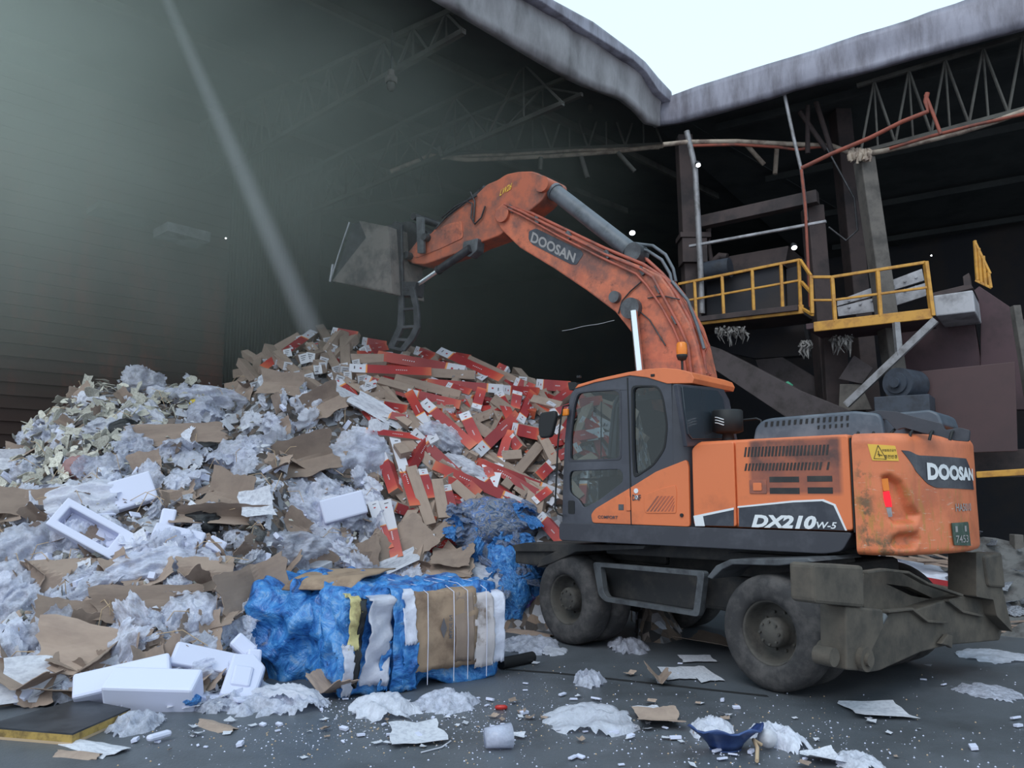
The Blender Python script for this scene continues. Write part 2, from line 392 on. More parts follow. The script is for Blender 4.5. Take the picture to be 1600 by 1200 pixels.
# --- cab shell
YC, YR = 1.235, .22
side = UYs([(878, 818), (880, 740), (882.5, 685), (887, 640), (890, 622), (894, 612), (901, 606), (930, 597), (985, 586), (1037, 590)], YC)
rearx = UY(1052, 700, YC)[0]
side += [(rearx, side[-1][1]+.0), (rearx, ZB), (side[0][0], ZB)]
hu = soften(UYs([(903, 615), (922, 612), (960, 610), (968, 614), (968, 716), (891, 719), (892, 680), (897, 635)], YC), .05)
hl = soften(UYs([(892, 736), (968, 733), (973, 740), (973, 753), (935, 782), (912, 794), (905, 782), (890, 770), (889, 745)], YC), .04)
hq = soften(UYs([(989, 605), (1027, 605), (1034, 620), (1041, 665), (1037, 700), (1020, 725), (993, 744), (990, 700)], YC), .07)
cab = part(MB().wall(side, [hu, hl, hq], YC-.05, YC), 'cab_frame', M['cab'], .012)
far = UYs([(901, 606), (930, 597), (985, 586)], YC)
sx = [p[0] for p in side]; xa, xb = rearx, side[2][0]
zt = side[-3][1]
mb = MB().wall([(xb, ZB), (xb-.03, 2.3), (xb-.13, 3.0), (xb-.35, 3.12), (xa, zt), (xa, ZB)], [[(xb-.1, 2.0), (xb-.2, 2.95), (xb-.42, 3.02), (xa+.35, zt-.12), (xa+.3, 2.0)]], YR, YR+.05)
mb.box(((xa+xb)/2, (YC+YR)/2, ZB+.02), (xb-xa-.06, YC-YR-.04, .05))
mb.box((xb-.03, (YC+YR)/2, ZB+.12), (.05, YC-YR-.04, .2))
part(mb, 'cab_far_side', M['cab'], .01)
# front posts follow the side outline
mb = MB()
for y in (YR+.03, YC-.03):
    mb.tube([(p[0]-.03, y, p[1]) for p in side[0:7]], .03, 8)
part(mb, 'front_pillar', M['cab'])
# rounded rear corner and rear wall with window
rr = .26; mb = MB(); prof = []
for k in range(9):
    a_ = PI/2*k/8; prof.append((rearx-rr*math.sin(a_), YC-rr+rr*math.cos(a_)))
prof += [(rearx-rr, YR+.2), (rearx-rr+.1, YR+.05), (rearx, YR)]
zl = [ZB, 2.35, 2.9, zt]; vs = []; fs = []
for j, z in enumerate(zl):
    sh = (0, .0, .05, .08)[j]
    for (x, y) in prof: vs.append((x+(sh if x < rearx-.01 else 0), y, z))
n = len(prof)
for j in range(3):
    for i in range(n-1): fs.append((j*n+i, j*n+i+1, (j+1)*n+i+1, (j+1)*n+i))
mb.add(vs, fs, 0, True); part(mb, 'rear_corner_shell', M['cab'])
xw = rearx-rr
def rearpanel(pts, x0, x1, nm, m, bev=.01):
    q = [hit(MUi, px, py, 0, x0) for px, py in pts]; n = len(q)
    return part(MB().add([(x0, p.y, p.z) for p in q]+[(x1, p.y, p.z) for p in q], [tuple(range(n)), tuple(range(2*n-1, n-1, -1))]+[(i, (i+1) % n, (i+1) % n+n, i+n) for i in range(n)]), nm, m, bev)
rearpanel([(1058, 600), (1130, 606), (1140, 625), (1154, 694), (1074, 698)], xw-.0, xw+.05, 'rear_wall', M['cab'])
M['rearglass'] = pbr('slate_rear_glass', srgb(58, 66, 74), .12, spec=.8)
rearpanel([(1066, 604), (1122, 610), (1130, 622), (1140, 680), (1136, 686), (1082, 686), (1076, 678), (1070, 640)], xw-.02, xw+.01, 'rear_window', M['rearglass'], .006)
# roof
rp = UYs([(899, 607), (904, 601), (935, 592), (980, 582), (1010, 577), (1037, 575), (1060, 577)], YC)
xr_ = rearx-rr-.02; ztop = rp[-1][1]
rp = [(x, z) for x, z in rp]+[(xr_+.12, ztop-.02), (xr_+.03, ztop-.06), (xr_, ztop-.12), (xr_+.02, ztop-.17), (rearx+.05, ztop-.15), (UY(1012, 590, YC)[0], UY(1012, 590, YC)[1]), (side[8][0], side[8][1]-.005), (side[7][0], side[7][1]-.005), (side[6][0], side[6][1]-.005)]
part(MB().prism(rp, YR-.02, YC+.015), 'cab_roof', M['orange'], .05)
# glazing
for hole, nm in ((hu, 'door_window'), (hl, 'lower_door_window'), (hq, 'quarter_window')):
    part(MB().prism(hole, YC-.03, YC-.025), nm, M['glass'])
hi_ = soften(UYs([(986, 602), (1029, 602), (1037, 620), (1044, 665), (1040, 702), (1022, 728), (990, 749), (987, 700)], YC), .07)
part(MB().wall(hi_, [hq], YC-.01, YC+.006), 'window_seal', M['black'], .004)
hj = soften(UYs([(901, 612), (966, 607), (971, 612), (971, 719), (888, 722), (889, 680), (894, 635)], YC), .05)
part(MB().wall(hj, [hu], YC-.01, YC+.005), 'window_seal', M['dark'], .004)
part(MB().prism([UY(979.5, 590, YC), UY(981.5, 590, YC), UY(986.5, 762, YC), UY(984.5, 762, YC)], YC-.004, YC+.004), 'door_gap', M['black'])
part(MB().prism(rrect(UY(898, 790, YC)[0]-.0, UY(898, 803, YC)[1], UY(888, 790, YC)[0], UY(888, 782, YC)[1], .02), YC-.004, YC+.006), 'door_handle', M['black'])
mb = MB().box(((xa+xb)/2-.35, .75, 1.95), (.5, .5, .14)).box(((xa+xb)/2-.6, .75, 2.3), (.14, .48, .7)).box(((xa+xb)/2-.62, .75, 2.75), (.1, .28, .2))
mb.box((xb-.55, .95, 1.8), (.5, .12, .5)).box((xb-.55, .45, 1.8), (.5, .12, .5))
part(mb, 'seat', M['black'], .05)
mb = MB().tube([(xb-.3, .73, 1.55), (xb-.38, .73, 2.2)], .04).lathe([(.17, 0), (.185, .012), (.17, .024), (.155, .012), (.17, 0)], (xb-.4, .73, 2.22), (-.4, 0, 1), 24)
part(mb, 'steering_wheel', M['black'])
mb = MB().tube([(xb-.09, .3, 1.6), (xb-.18, .3, 2.95)], .012).tube([(xb-.09, 1.1, 2.02), (xb-.09, .3, 2.02)], .014).tube([(xb-.11, .62, 2.05), (xb-.16, .66, 3.0)], .008)
part(mb, 'windscreen_bar', M['black'])
# handrail and mirror in front of the cab
def U3(px, py, y): h = hit(MUi, px, py, 1, y); return (h.x, y, h.z)
mb = MB().tube([U3(889, 633, 1.3), U3(880, 635, 1.3), U3(877, 650, 1.32), U3(872, 690, 1.32), U3(867, 795, 1.32), U3(872, 803, 1.3), U3(880, 806, 1.27)], .011)
part(mb, 'grab_rail', M['black'])
mi = part(MB().prism(soften(UYs([(843, 645), (867, 641), (868, 652), (860, 683), (843, 685), (840, 670)], 1.45), .04), 1.38, 1.45), 'mirror', M['black'], .02)
part(MB().tube([U3(866, 655, 1.4), U3(877, 648, 1.32)], .012), 'mirror_arm', M['black'], parent=mi)
part(MB().prism(soften(UYs([(877, 639), (886, 638), (886, 649), (877, 650)], 1.32), .02), 1.27, 1.31), 'side_lamp', M['amber'], .01)
part(MB().prism(soften(UYs([(887, 597), (900, 597), (902, 608), (889, 610)], .9), .02), .75, .9), 'front_work_lamp', M['black'], .02)
# beacon
bx, bz = UY(1066, 575, .55)
bc = part(MB().tube([(bx, .55, bz-.06), (bx, .55, bz+.1)], .015).lathe([(.0, .08), (.05, .1), (.065, .14), (.065, .16), (0, .16)], (bx, .55, bz), (0, 0, 1), 20), 'beacon', M['black'])
part(MB().lathe([(.06, .16), (.066, .2), (.06, .29), (.045, .31), (0, .312)], (bx, .55, bz), (0, 0, 1), 20), 'beacon_lens', M['amber'], parent=bc)
for px, py in ((1037, 590), (922, 592)):
    x, z = UY(px, py, 1.0); part(MB().box((x, 1.24, z), (.05, .04, .03)), 'roof_bolt', M['black'], .005)
# air cleaner
p = Vector(U3(1137, 660, .85)); 
ac = part(MB().lathe([(0, -.3), (.05, -.3), (.07, -.19), (.06, -.13), (.12, -.12), (.165, -.1), (.165, .12), (.15, .135), (0, .135)], p, (0, 0, 1), 28), 'air_cleaner', M['black'])
mb = MB()
for k in range(3):
    mb.tube([p+Vector((.16*math.sin(t_)+.0, .17*math.cos(t_), -.03+.03*k+.02*math.sin(3*t_))) for t_ in [-.2+.14*i for i in range(6)]], .006, 5)
part(mb, 'air_cleaner_emblem', M['white'], parent=ac)
# --- covers on top of the hood
tp = UYs([(1176, 690), (1180, 668), (1190, 657), (1204, 653), (1335, 642), (1372, 646), (1378, 655), (1383, 686)], .95)
tc = part(MB().prism(soften(tp, .04), -.5, .95), 'hood_top_cover', M['cover'], .04)
mb = MB()
for k in range(15):
    t_ = k/14; px = 1197+t_*127; py = 663-t_*10
    mb.prism(UYs([(px-2, py+4), (px+1.6, py+3.6), (px+2.4, py-4), (px-1.2, py-3.6)], .95), .945, .957)
    if k > 8: mb.prism(UYs([(px-1, py+14), (px+1.6, py+13.6), (px+2, py+8), (px-1, py+8.4)], .95), .945, .957)
part(mb, 'cover_slots', M['black'], parent=tc)
part(MB().tube([U3(1157, 657, .6), U3(1182, 654, .6), U3(1189, 657, .6), U3(1189, 663, .6)], .012), 'hood_grab_bar', M['black'])
part(MB().prism(soften(UYs([(1395, 660), (1400, 645), (1452, 640), (1466, 646), (1473, 664), (1440, 672)], .2), .03), -.6, .2), 'rear_top_cover', M['cover'], .03)
mb = MB()
gr = [(1330, 676), (1328, 655), (1348, 648), (1380, 641), (1410, 645), (1440, 658), (1470, 668), (1500, 672)]
mb.prism(soften(UYs([(1330, 682), (1326, 655), (1345, 646), (1372, 641), (1400, 643), (1425, 650), (1472, 662), (1476, 672), (1500, 668), (1515, 672), (1513, 690), (1488, 688), (1470, 682), (1440, 676), (1412, 668), (1400, 672), (1385, 655), (1370, 655), (1365, 672), (1350, 655), (1340, 660), (1345, 682)], .9), .02), .84, .9)
part(mb, 'tail_guard', M['dark'], .01)
mb = MB()
for k, px in enumerate((1338, 1362, 1390, 1420, 1452, 1484)):
    part(MB().tube([U3(px, 688, .95), U3(px+3, 676, .95), U3(px+9, 670, .8)], .014), 'hood_handle', M['black'])
# --- counterweight: swept plan outline, rounded edges, two recesses
out = [(XD-.01, YS+.008), (-2.05, YS+.008)]
for k in range(1, 13):
    a_ = k/12; out.append((-2.05-.40*math.sin(a_*PI/2*.92), YS-.34*(1-math.cos(a_*PI/2*.92))+.008*(1-a_)))
x1_, y1_ = out[-1]; a0 = math.atan2(y1_, -x1_); r0 = math.hypot(x1_, y1_)
for k in range(1, 17):
    a_ = a0*(1-k/16*1.0); r_ = r0+(2.75-r0)*math.sin(k/16*PI/2); out.append((-r_*math.cos(a_), r_*math.sin(a_)))
full = out+[(x, -y) for x, y in reversed(out[:-1])]
P2 = [Vector(p) for p in full]; CUM = [0]
for i in range(1, len(P2)): CUM.append(CUM[-1]+(P2[i]-P2[i-1]).length)
def cws(s):
    s = max(0, min(CUM[-1]-1e-5, s)); i = 0
    while CUM[i+1] < s: i += 1
    t_ = (s-CUM[i])/(CUM[i+1]-CUM[i]); p_ = P2[i].lerp(P2[i+1], t_)
    def nn(j):
        a_, b_ = P2[max(0, j-1)], P2[min(len(P2)-1, j+1)]; d = (b_-a_).normalized(); return Vector((d.y, -d.x))
    n_ = nn(i).lerp(nn(i+1), t_).normalized()
    if n_.dot(p_-Vector((-1.2, 0))) < 0: n_ = -n_
    return p_, n_
def cwpix(px, py):      # outline arc length and height seen at a pixel
    best = None
    for k in range(400):
        s = k*.008; p_, n_ = cws(s); w = MU@Vector((p_.x, p_.y, 1.9)); X, Y_ = proj(w)
        if best is None or abs(X-px) < best[0]: best = (abs(X-px), s, p_)
        if X > 1524: break
    s, p_ = best[1], best[2]; zz = []
    w0 = MU@Vector((p_.x, p_.y, 1.2)); w1 = MU@Vector((p_.x, p_.y, 2.4)); y0_, y1_2 = proj(w0)[1], proj(w1)[1]
    return s, 1.2+1.2*(py-y0_)/(y1_2-y0_)
def cw3(s, z, off=0): p_, n_ = cws(s); return (p_.x+n_.x*off, p_.y+n_.y*off, z)
recs = []
def sdpoly(x, y, poly):
    ins = False; d = 9
    for i in range(len(poly)):
        a_, b_ = poly[i-1], poly[i]
        if (a_[1] > y) != (b_[1] > y) and x < (b_[0]-a_[0])*(y-a_[1])/(b_[1]-a_[1])+a_[0]: ins = not ins
        e = Vector((b_[0]-a_[0], b_[1]-a_[1])); w = Vector((x-a_[0], y-a_[1])); h_ = max(0, min(1, w.dot(e)/e.dot(e))); d = min(d, (w-e*h_).length)
    return d if ins else -d
rec1 = [cwpix(*q_) for q_ in ((1379, 745), (1392, 742), (1410, 755), (1424, 790), (1434, 805), (1430, 818), (1395, 820), (1387, 812), (1380, 780))]
rec2 = [cwpix(*q_) for q_ in ((1392, 840), (1402, 834), (1430, 833), (1432, 845), (1424, 857), (1398, 859), (1388, 853))]
ZC0, ZC1 = 1.30, ZH+.02
NS, NZ = 190, 64; Ltot = CUM[-1]; vs = []; fs = []
for j in range(NZ+1):
    z = ZC0+(ZC1-ZC0)*j/NZ
    for i in range(NS+1):
        s = Ltot/2*(1-math.cos(0)) if 0 else Ltot*(i/NS); off = 0
        r_ = .10; dz = min(z-ZC0, 9)
        if ZC1-z < r_: q_ = 1-(ZC1-z)/r_; off -= r_*(1-math.sqrt(max(0, 1-q_*q_)))
        if z-ZC0 < .06: q_ = 1-(z-ZC0)/.06; off -= .06*(1-math.sqrt(max(0, 1-q_*q_)))
        if s < 1.6:
            for rc, dp in ((rec1, .09), (rec2, .08)):
                d = sdpoly(s, z, rc)
                if d > -.02: q_ = min(1, (d+.02)/.06); off -= dp*q_*q_*(3-2*q_)
        off += .004*noise.noise(Vector((s*4, z*4, 0)))
        # bottom rises towards the tail
        zz = z + (max(0, 1-(z-ZC0)/.6))*.0
        vs.append(cw3(s, zz, off))
for j in range(NZ):
    for i in range(NS): a_ = j*(NS+1)+i; fs.append((a_, a_+1, a_+NS+2, a_+NS+1))
mb = MB().add(vs, fs, 0, True)
mb.add([vs[NZ*(NS+1)+i] for i in range(NS+1)], [tuple(range(NS+1))]); mb.add([vs[i] for i in range(NS+1)], [tuple(range(NS+1))])
def cwdirt(t, co, base):
    co2 = nd(t, 'ShaderNodeMapping', {0: co, 'Scale': (6, 6, 1.2)}).outputs[0]
    sc1 = noise_(t, co2, 3, 6, .7)
    low = boxmask(t, co, (None, .3, None), (None, None, 1.98), .45)
    m1 = math_(t, 'MULTIPLY', ramp(t, sc1, [(.52, 0), (.64, .75)]), low)
    a_ = mix(t, m1, base, srgb(172, 128, 62))
    co3 = nd(t, 'ShaderNodeMapping', {0: co, 'Scale': (2, 2, 9)}).outputs[0]
    sc2 = noise_(t, co3, 4, 5, .7)
    m2 = math_(t, 'MULTIPLY', ramp(t, sc2, [(.6, 0), (.68, .8)]), low); a_ = mix(t, m2, a_, srgb(206, 190, 170))
    st = boxmask(t, co, (-2.13, 1.0, None), (-2.0, None, 2.15), .08)
    st2 = boxmask(t, co, (-2.35, .9, None), (-1.99, None, 1.5), .15)
    m3 = math_(t, 'MULTIPLY', ramp(t, noise_(t, co, 7, 6, .7), [(.48, 0), (.6, .85)]), math_(t, 'MAXIMUM', st, st2))
    a_ = mix(t, m3, a_, srgb(92, 82, 62))
    g_ = ramp(t, noise_(t, co, 2, 7, .7), [(.5, 0), (.75, .5)])
    return mix(t, g_, a_, srgb(160, 96, 70))
M['cw'] = pbr('scratched_orange_paint', srgb(216, 122, 82), .5, extra=cwdirt, col2=srgb(198, 106, 70), scale=2, bump=.05)
cw = part(mb, 'counterweight', M['cw'])
part(MB().prism([(XD+.012, ZB), (XD-.0, ZB), (XD-.0, ZH-.02), (XD+.012, ZH-.02)], YS-.06, YS-.005), 'panel_gap', M['black'])
# DOOSAN decal wrapped round the tail corner
def cwpoly(pts, off, name, m, n=10):
    sz = [cwpix(*q_) for q_ in pts]; mbx = MB()
    s0, s1 = min(q_[0] for q_ in sz), max(q_[0] for q_ in sz)
    # slice the polygon in vertical strips so it follows the curve
    def span(s):
        zs = []
        for i in range(len(sz)):
            a_, b_ = sz[i-1], sz[i]
            if (a_[0] <= s) != (b_[0] <= s): zs.append(a_[1]+(b_[1]-a_[1])*(s-a_[0])/(b_[0]-a_[0]))
        return (min(zs), max(zs)) if zs else None
    cols = [span(s0+(s1-s0)*(k+.02 if k == 0 else (k-.02 if k == n*3 else k))/(n*3)) for k in range(n*3+1)]
    pv = []; pf = []
    for k, c_ in enumerate(cols):
        s = s0+(s1-s0)*k/(n*3); c_ = c_ or (0, 0)
        pv += [cw3(s, c_[0], off), cw3(s, c_[1], off), cw3(s, c_[0], off-.01), cw3(s, c_[1], off-.01)]
    for k in range(n*3):
        b_ = k*4; pf += [(b_, b_+1, b_+5, b_+4), (b_+2, b_+3, b_+7, b_+6), (b_, b_+4, b_+6, b_+2), (b_+1, b_+5, b_+7, b_+3)]
    return part(mbx.add(pv, pf, 0), name, m, parent=cw), s0, s1
cwpoly([(1412, 704), (1424, 705), (1438, 712), (1512, 717), (1519, 740), (1521, 766), (1462, 763), (1448, 756), (1430, 733)], .006, 'brand_decal', M['decal'])
sa, za = cwpix(1449.5, 751); sb, zb_ = cwpix(1520, 752); st_, zt_ = cwpix(1449.5, 723); st2_, zt2_ = cwpix(1516, 733)
text_obj('DOOSAN', lambda u, v: cw3(sa+(sb-sa)*u, (za+(zb_-za)*u)*(1-v)+(zt_+(zt2_-zt_)*u)*v, .011), 'brand_lettering', M['white'], cw, .055)
cwpoly([(1360, 694), (1403, 697), (1407, 721), (1366, 720)], .006, 'warning_sticker', M['decalyellow'])
tri = [cwpix(*q_) for q_ in ((1376, 696), (1387, 718), (1368, 717))]
mb = MB()
for i in range(3): a_, b_ = tri[i-1], tri[i]; mb.bar(cw3(*a_, .009), cw3(*b_, .009), .006, .004)
for i_, (qa, qb) in enumerate((((1374, 710), (1381, 712)), ((1376, 705), (1377, 714)))): mb.bar(cw3(*cwpix(*qa), .009), cw3(*cwpix(*qb), .009), .01, .004)
part(mb, 'warning_symbol', M['black'], parent=cw)
for qa, qb, tx in (((1381, 706), (1402, 702), '위험접근금지'), ((1385, 717), (1404, 711), '회전반경')):
    s0_, z0_ = cwpix(*qa); s1_, z1_ = cwpix(*qb)
    text_obj(tx, lambda u, v: cw3(s0_+(s1_-s0_)*u, z0_+(z1_-z0_)*v, .009), 'warning_lettering', M['black'], cw, .01)
cwpoly([(1378.5, 749), (1390, 748), (1392, 767), (1381, 768)], -.035, 'indicator_lamp', M['amber'], 3)
cwpoly([(1379, 770), (1392, 768), (1395, 793), (1381, 793)], -.03, 'tail_lamp', M['redlamp'], 3)
cwpoly([(1382, 794), (1393, 794), (1394, 808), (1384, 810)], -.035, 'reversing_lamp', M['paleplate'], 3)
M['plategreen'] = pbr('green_number_plate', srgb(50, 72, 62), .5, col2=srgb(80, 98, 88), scale=8)
cwpoly([(1481, 818), (1506, 816), (1508, 853), (1483, 852)], .02, 'number_plate', M['plategreen'])
for qa, qb, tx in (((1485, 832), (1502, 822), '11'), ((1485, 849), (1504, 836), '7453')):
    s0_, z0_ = cwpix(*qa); s1_, z1_ = cwpix(*qb)
    text_obj(tx, lambda u, v: cw3(s0_+(s1_-s0_)*u, z0_+(z1_-z0_)*v, .024), 'plate_lettering', M['greytext'], cw, .01)
s0_, z0_ = cwpix(1490, 800); s1_, z1_ = cwpix(1514, 787)
text_obj('HA5010', lambda u, v: cw3(s0_+(s1_-s0_)*u, z0_+(z1_-z0_)*v, .008), 'faded_lettering', M['greytext'], cw, .02)

# --- boom, arm, bucket, clamp (in the upper frame, near faces traced on their own plane)
YB = .17
bo = [(773, 327), (786, 317), (812, 327), (874, 358), (939, 391), (1005, 417), (1031, 430), (1048, 452), (1062, 478), (1077, 505), (1088, 540), (1097, 581), (1104, 640), (1060, 650), (1020, 640), (1005, 581), (998, 545), (987, 520), (961, 487), (917, 454), (865, 419), (812, 387), (782, 358), (772, 340)]
bo = UYs(bo, YB)
boom = part(MB().prism(bo, -.26, YB), 'boom', M['boom'], .02)
mb = MB()
bp = UYs([(827, 361), (838, 357), (908, 391), (912, 397), (901, 414), (892, 413), (832, 382), (826, 374)], YB)
part(MB().prism(soften(bp, .03), YB+.001, YB+.006), 'boom_decal', M['decal'], parent=boom)
d0, d1, d2 = Vector(UY(829, 378, YB)), Vector(UY(897, 411, YB)), Vector(UY(833, 362, YB))
text_obj('DOOSAN', lambda u, v: (lambda p_: (p_.x, YB+.009, p_.y))(d0+(d1-d0)*u+(d2-d0)*v*(1-.12*u)), 'boom_lettering', M['greytext'], boom, .03)
ar = [(779, 280), (790, 272), (808, 268), (830, 267), (845, 272), (852, 282), (855, 297), (846, 314), (821, 334), (800, 350), (782, 367), (742, 382), (715, 395), (664, 413), (645, 412), (634, 406), (634, 398), (655, 372), (672, 366), (686, 349), (725, 319), (742, 306), (760, 288)]
ar = UYs(ar, YB-.03)
arm = part(MB().prism(soften(ar, .06), -.24, YB-.03), 'arm', M['arm'], .02)
part(MB().prism(soften(UYs([(640, 392), (668, 370), (700, 350), (722, 345), (724, 372), (690, 388), (650, 404)], YB-.03), .05), YB-.03, YB-.018), 'arm_side_plate', M['boom'], .004, parent=arm)
a_, b_ = UY(784, 306, YB-.03), UY(801, 285, YB-.03); 
d0, d1, d2 = Vector(UY(781, 307, YB-.03)), Vector(UY(799, 296, YB-.03)), Vector(UY(784, 296, YB-.03))
text_obj('LW26', lambda u, v: (lambda p_: (p_.x, YB-.018, p_.y))(d0+(d1-d0)*u+(d2-d0)*v), 'arm_lettering', M['decalyellow'], arm, .02)
def pin(px, py, r_, y0, y1, m='steel', name='pin'):
    x, z = UY(px, py, YB); part(MB().cyl((x, y0, z), (x, y1, z), r_, n=16), name, M[m], .008)
pin(787, 335, .13, -.30, .22, 'boom'); pin(848, 288, .12, -.27, .2, 'arm'); pin(989, 483, .14, -.28, .26); pin(963, 465, .08, .17, .24)
def cylr(pa, pb, y, rb, rr_, frac, name, mbar='cylinder', n0=0, caps=True):   # barrel from pb, rod from pa
    A, B = Vector(U3(*pa, y)), Vector(U3(*pb, y)); C_ = A.lerp(B, frac)
    o_ = part(MB().cyl(C_, B, rb, n=20).cyl(C_, C_+(C_-B).normalized()*.05, rb*1.12), name, M[mbar])
    part(MB().cyl(A, C_, rr_, n=14), 'rod', M['chrome'], parent=o_)
    return o_
cylr((853, 289), (984, 391), 0.0, .12, .055, .13, 'arm_cylinder')
cylr((1003, 612), (990, 486), .27, .052, .05, .0, 'boom_cylinder', 'chrome')
pin(985, 392, .13, -.1, .12, 'steel', 'cylinder_mount')
cylr((672, 372), (760, 296), -.02, .08, .045, .35, 'bucket_cylinder', 'claw')
o_ = cylr((650, 446), (735, 388), .24, .065, .04, .45, 'clamp_cylinder', 'claw')
part(MB().prism(soften(UYs([(725, 378), (748, 372), (746, 392), (735, 402), (722, 398)], .2), .03), .05, .22), 'clamp_bracket', M['steel'], .01)
# hoses on the boom
hp = [[(788, 319), (815, 331), (875, 362), (940, 395), (1000, 420), (1020, 433), (1040, 470), (1062, 510), (1075, 540), (1080, 582)],
      [(786, 323), (814, 336), (873, 369), (938, 402), (994, 428), (1010, 445), (1034, 480), (1052, 512), (1066, 545), (1072, 582)],
      [(800, 322), (830, 333), (880, 357), (945, 388), (1005, 413), (1040, 436), (1058, 462), (1078, 500), (1090, 540), (1094, 582)],
      [(1010, 405), (1035, 428), (1055, 450), (1078, 490), (1096, 530), (1100, 560), (1103, 584)],
      [(1000, 395), (1020, 415), (1050, 445), (1085, 495), (1108, 540), (1096, 565), (1110, 586)]]
hr = part(MB().tube([U3(*q_, YB+.03) for q_ in hp[0]], .02, 8), 'hydraulic_hose', M['hose'])
for k, hh in enumerate(hp[1:]):
    part(MB().tube([U3(*q_, YB+(.035, -.05, -.12, -.2)[k]) for q_ in hh], (.018, .024, .024, .016)[k], 8), 'hydraulic_hose', M['hose'])
for k, hh in enumerate(([(986, 380), (1020, 384), (1040, 398), (1052, 420), (1056, 440)], [(986, 386), (1012, 392), (1034, 406), (1047, 428), (1050, 445)], [(1050, 440), (1075, 470), (1090, 510), (1100, 545)])):
    part(MB().tube([U3(*q_, -.05+.06*k) for q_ in hh], .022, 8), 'rubber_hose', M['cylinder'])
for k, hh in enumerate(([(690, 340), (712, 322), (728, 314), (738, 318), (736, 340), (742, 350), (752, 340), (758, 322)], [(680, 358), (700, 336), (726, 316), (745, 306)], [(735, 300), (742, 315), (740, 345)], [(1002, 440), (985, 455), (972, 470), (966, 490)], [(1012, 466), (1035, 462), (1062, 468)], [(1000, 487), (1015, 500), (1040, 540)])):
    part(MB().tube([U3(*q_, YB+.0 if k < 3 else YB+.02) for q_ in hh], .013 if k < 3 else .009, 6), 'thin_hose', M['claw'])
for px, py in ((800, 327), (840, 345), (890, 368), (950, 398), (1004, 424), (1030, 452), (1056, 500), (1072, 545)):
    x, z = UY(px, py, YB); part(MB().box((x, YB+.01, z), (.05, .06, .13), Matrix.Rotation(.5, 3, 'Y')), 'hose_clamp', M['steel'], .006)
# bucket
XB = [(561, 345), (607, 354), (613, 459), (519, 439), (572, 371)]
yb0, yb1 = .52, -.2
sidep = UYs(XB, yb0)
bk = part(MB().prism(soften(sidep, .02), yb0-.03, yb0), 'bucket', M['bucket'], .006)
part(MB().prism(sidep, yb1, yb1+.03), 'bucket_side_plate', M['bucket'], .006, parent=bk)
back = UYs([(561, 345), (607, 354), (610, 400), (613, 459)], yb0-.0); mb = MB()
mb.prism([(x, z) for x, z in back]+[(x+.03, z) for x, z in reversed(back)], yb1, yb0-.03)
b2 = UYs([(613, 459), (519, 439)], yb0); mb.prism([b2[0], b2[1], (b2[1][0], b2[1][1]+.03), (b2[0][0], b2[0][1]+.03)], yb1, yb0)
part(mb, 'bucket_shell', M['bucket'], .005, parent=bk)
lip = UYs([(546, 348), (561, 345), (573, 371), (521, 437), (516, 441)], yb0)
part(MB().prism(lip, yb0-.1, yb0-.06), 'bucket_wing', M['claw'], .004, parent=bk)
part(MB().tube([U3(546, 347, yb0-.05), U3(530, 395, yb0-.05), U3(516, 440, yb0-.05)], .014).tube([U3(520, 413, yb0-.03), U3(516, 440, yb0-.03)], .022), 'cutting_edge', M['paleplate'], parent=bk)
part(MB().prism(soften(UYs([(603, 352), (640, 345), (668, 362), (672, 392), (655, 408), (632, 415), (618, 440), (612, 440)], .1), .04), -.3, .1), 'quick_coupler', M['claw'], .02)
for px, py in ((623, 353), (652, 340), (668, 372), (640, 400)): pin(px, py, .06, -.35, .26, 'claw', 'coupler_pin')
part(MB().prism(soften(UYs([(648, 338), (658, 338), (660, 395), (650, 395)], .28), .02), .2, .25), 'link_plate', M['steel'], .01)
# clamp jaw: two ladder-like curved bars
j1 = [(613, 350), (617, 400), (620, 450), (622, 480), (620, 510), (606, 540)]; j2 = [(627, 350), (628, 400), (629, 450), (630, 480), (629, 512), (616, 542)]
j3 = [(646, 447), (653, 480), (655, 512), (647, 530), (631, 549)]
j4 = [(637, 447), (645, 480), (646, 510), (639, 524), (624, 545)]
for nm, qa, qb, y in (('clamp_jaw', j1, j2, .34),):
    part(MB().prism(UYs(qa+qb[::-1], y), y-.05, y), nm, M['claw'], .01)
part(MB().prism(UYs(j4+j3[::-1], .34), .29, .34), 'clamp_jaw', M['claw'], .01)
for qa, qb in (((624, 452), (642, 452)), ((625, 484), (650, 482)), ((624, 512), (650, 510)), ((614, 530), (642, 532)), ((608, 542), (630, 547))):
    part(MB().bar(U3(*qa, .315), U3(*qb, .315), .045, .05), 'clamp_rung', M['claw'], .008)
part(MB().prism(UYs([(618, 440), (650, 440), (645, 462), (622, 462)], .33), .1, .33), 'clamp_rung', M['claw'], .01)

# --- undercarriage
def lpart(mb, name, m, bevel=0, parent=None): mb.xf(DL); return part(mb, name, m, bevel, parent)
XR, WB_, RT = -1.522, 2.935, .545
lpart(MB().box((0, 0, .95), (3.9, 1.0, .5)).box((XR+WB_/2, 0, .78), (WB_-1.0, 1.3, .4)), 'chassis', M['chassis'], .05)
lpart(MB().cyl((0, 0, 1.1), (0, 0, 1.22), .62, n=36), 'slew_ring', M['chassis'], .01)
tyr = [(.30, -.02), (.31, .03), (.36, .045), (.44, .05), (.495, .035), (.53, .005), (.545, -.04), (.545, -.20), (.53, -.245), (.495, -.275), (.44, -.29), (.31, -.275), (.30, -.24)]
hubp = [(.30, -.02), (.315, .0), (.30, .012), (.285, -.005), (.275, -.06), (.25, -.15), (.215, -.185), (.15, -.185), (.142, -.12), (.138, -.02), (.12, .0), (.0, .01)]
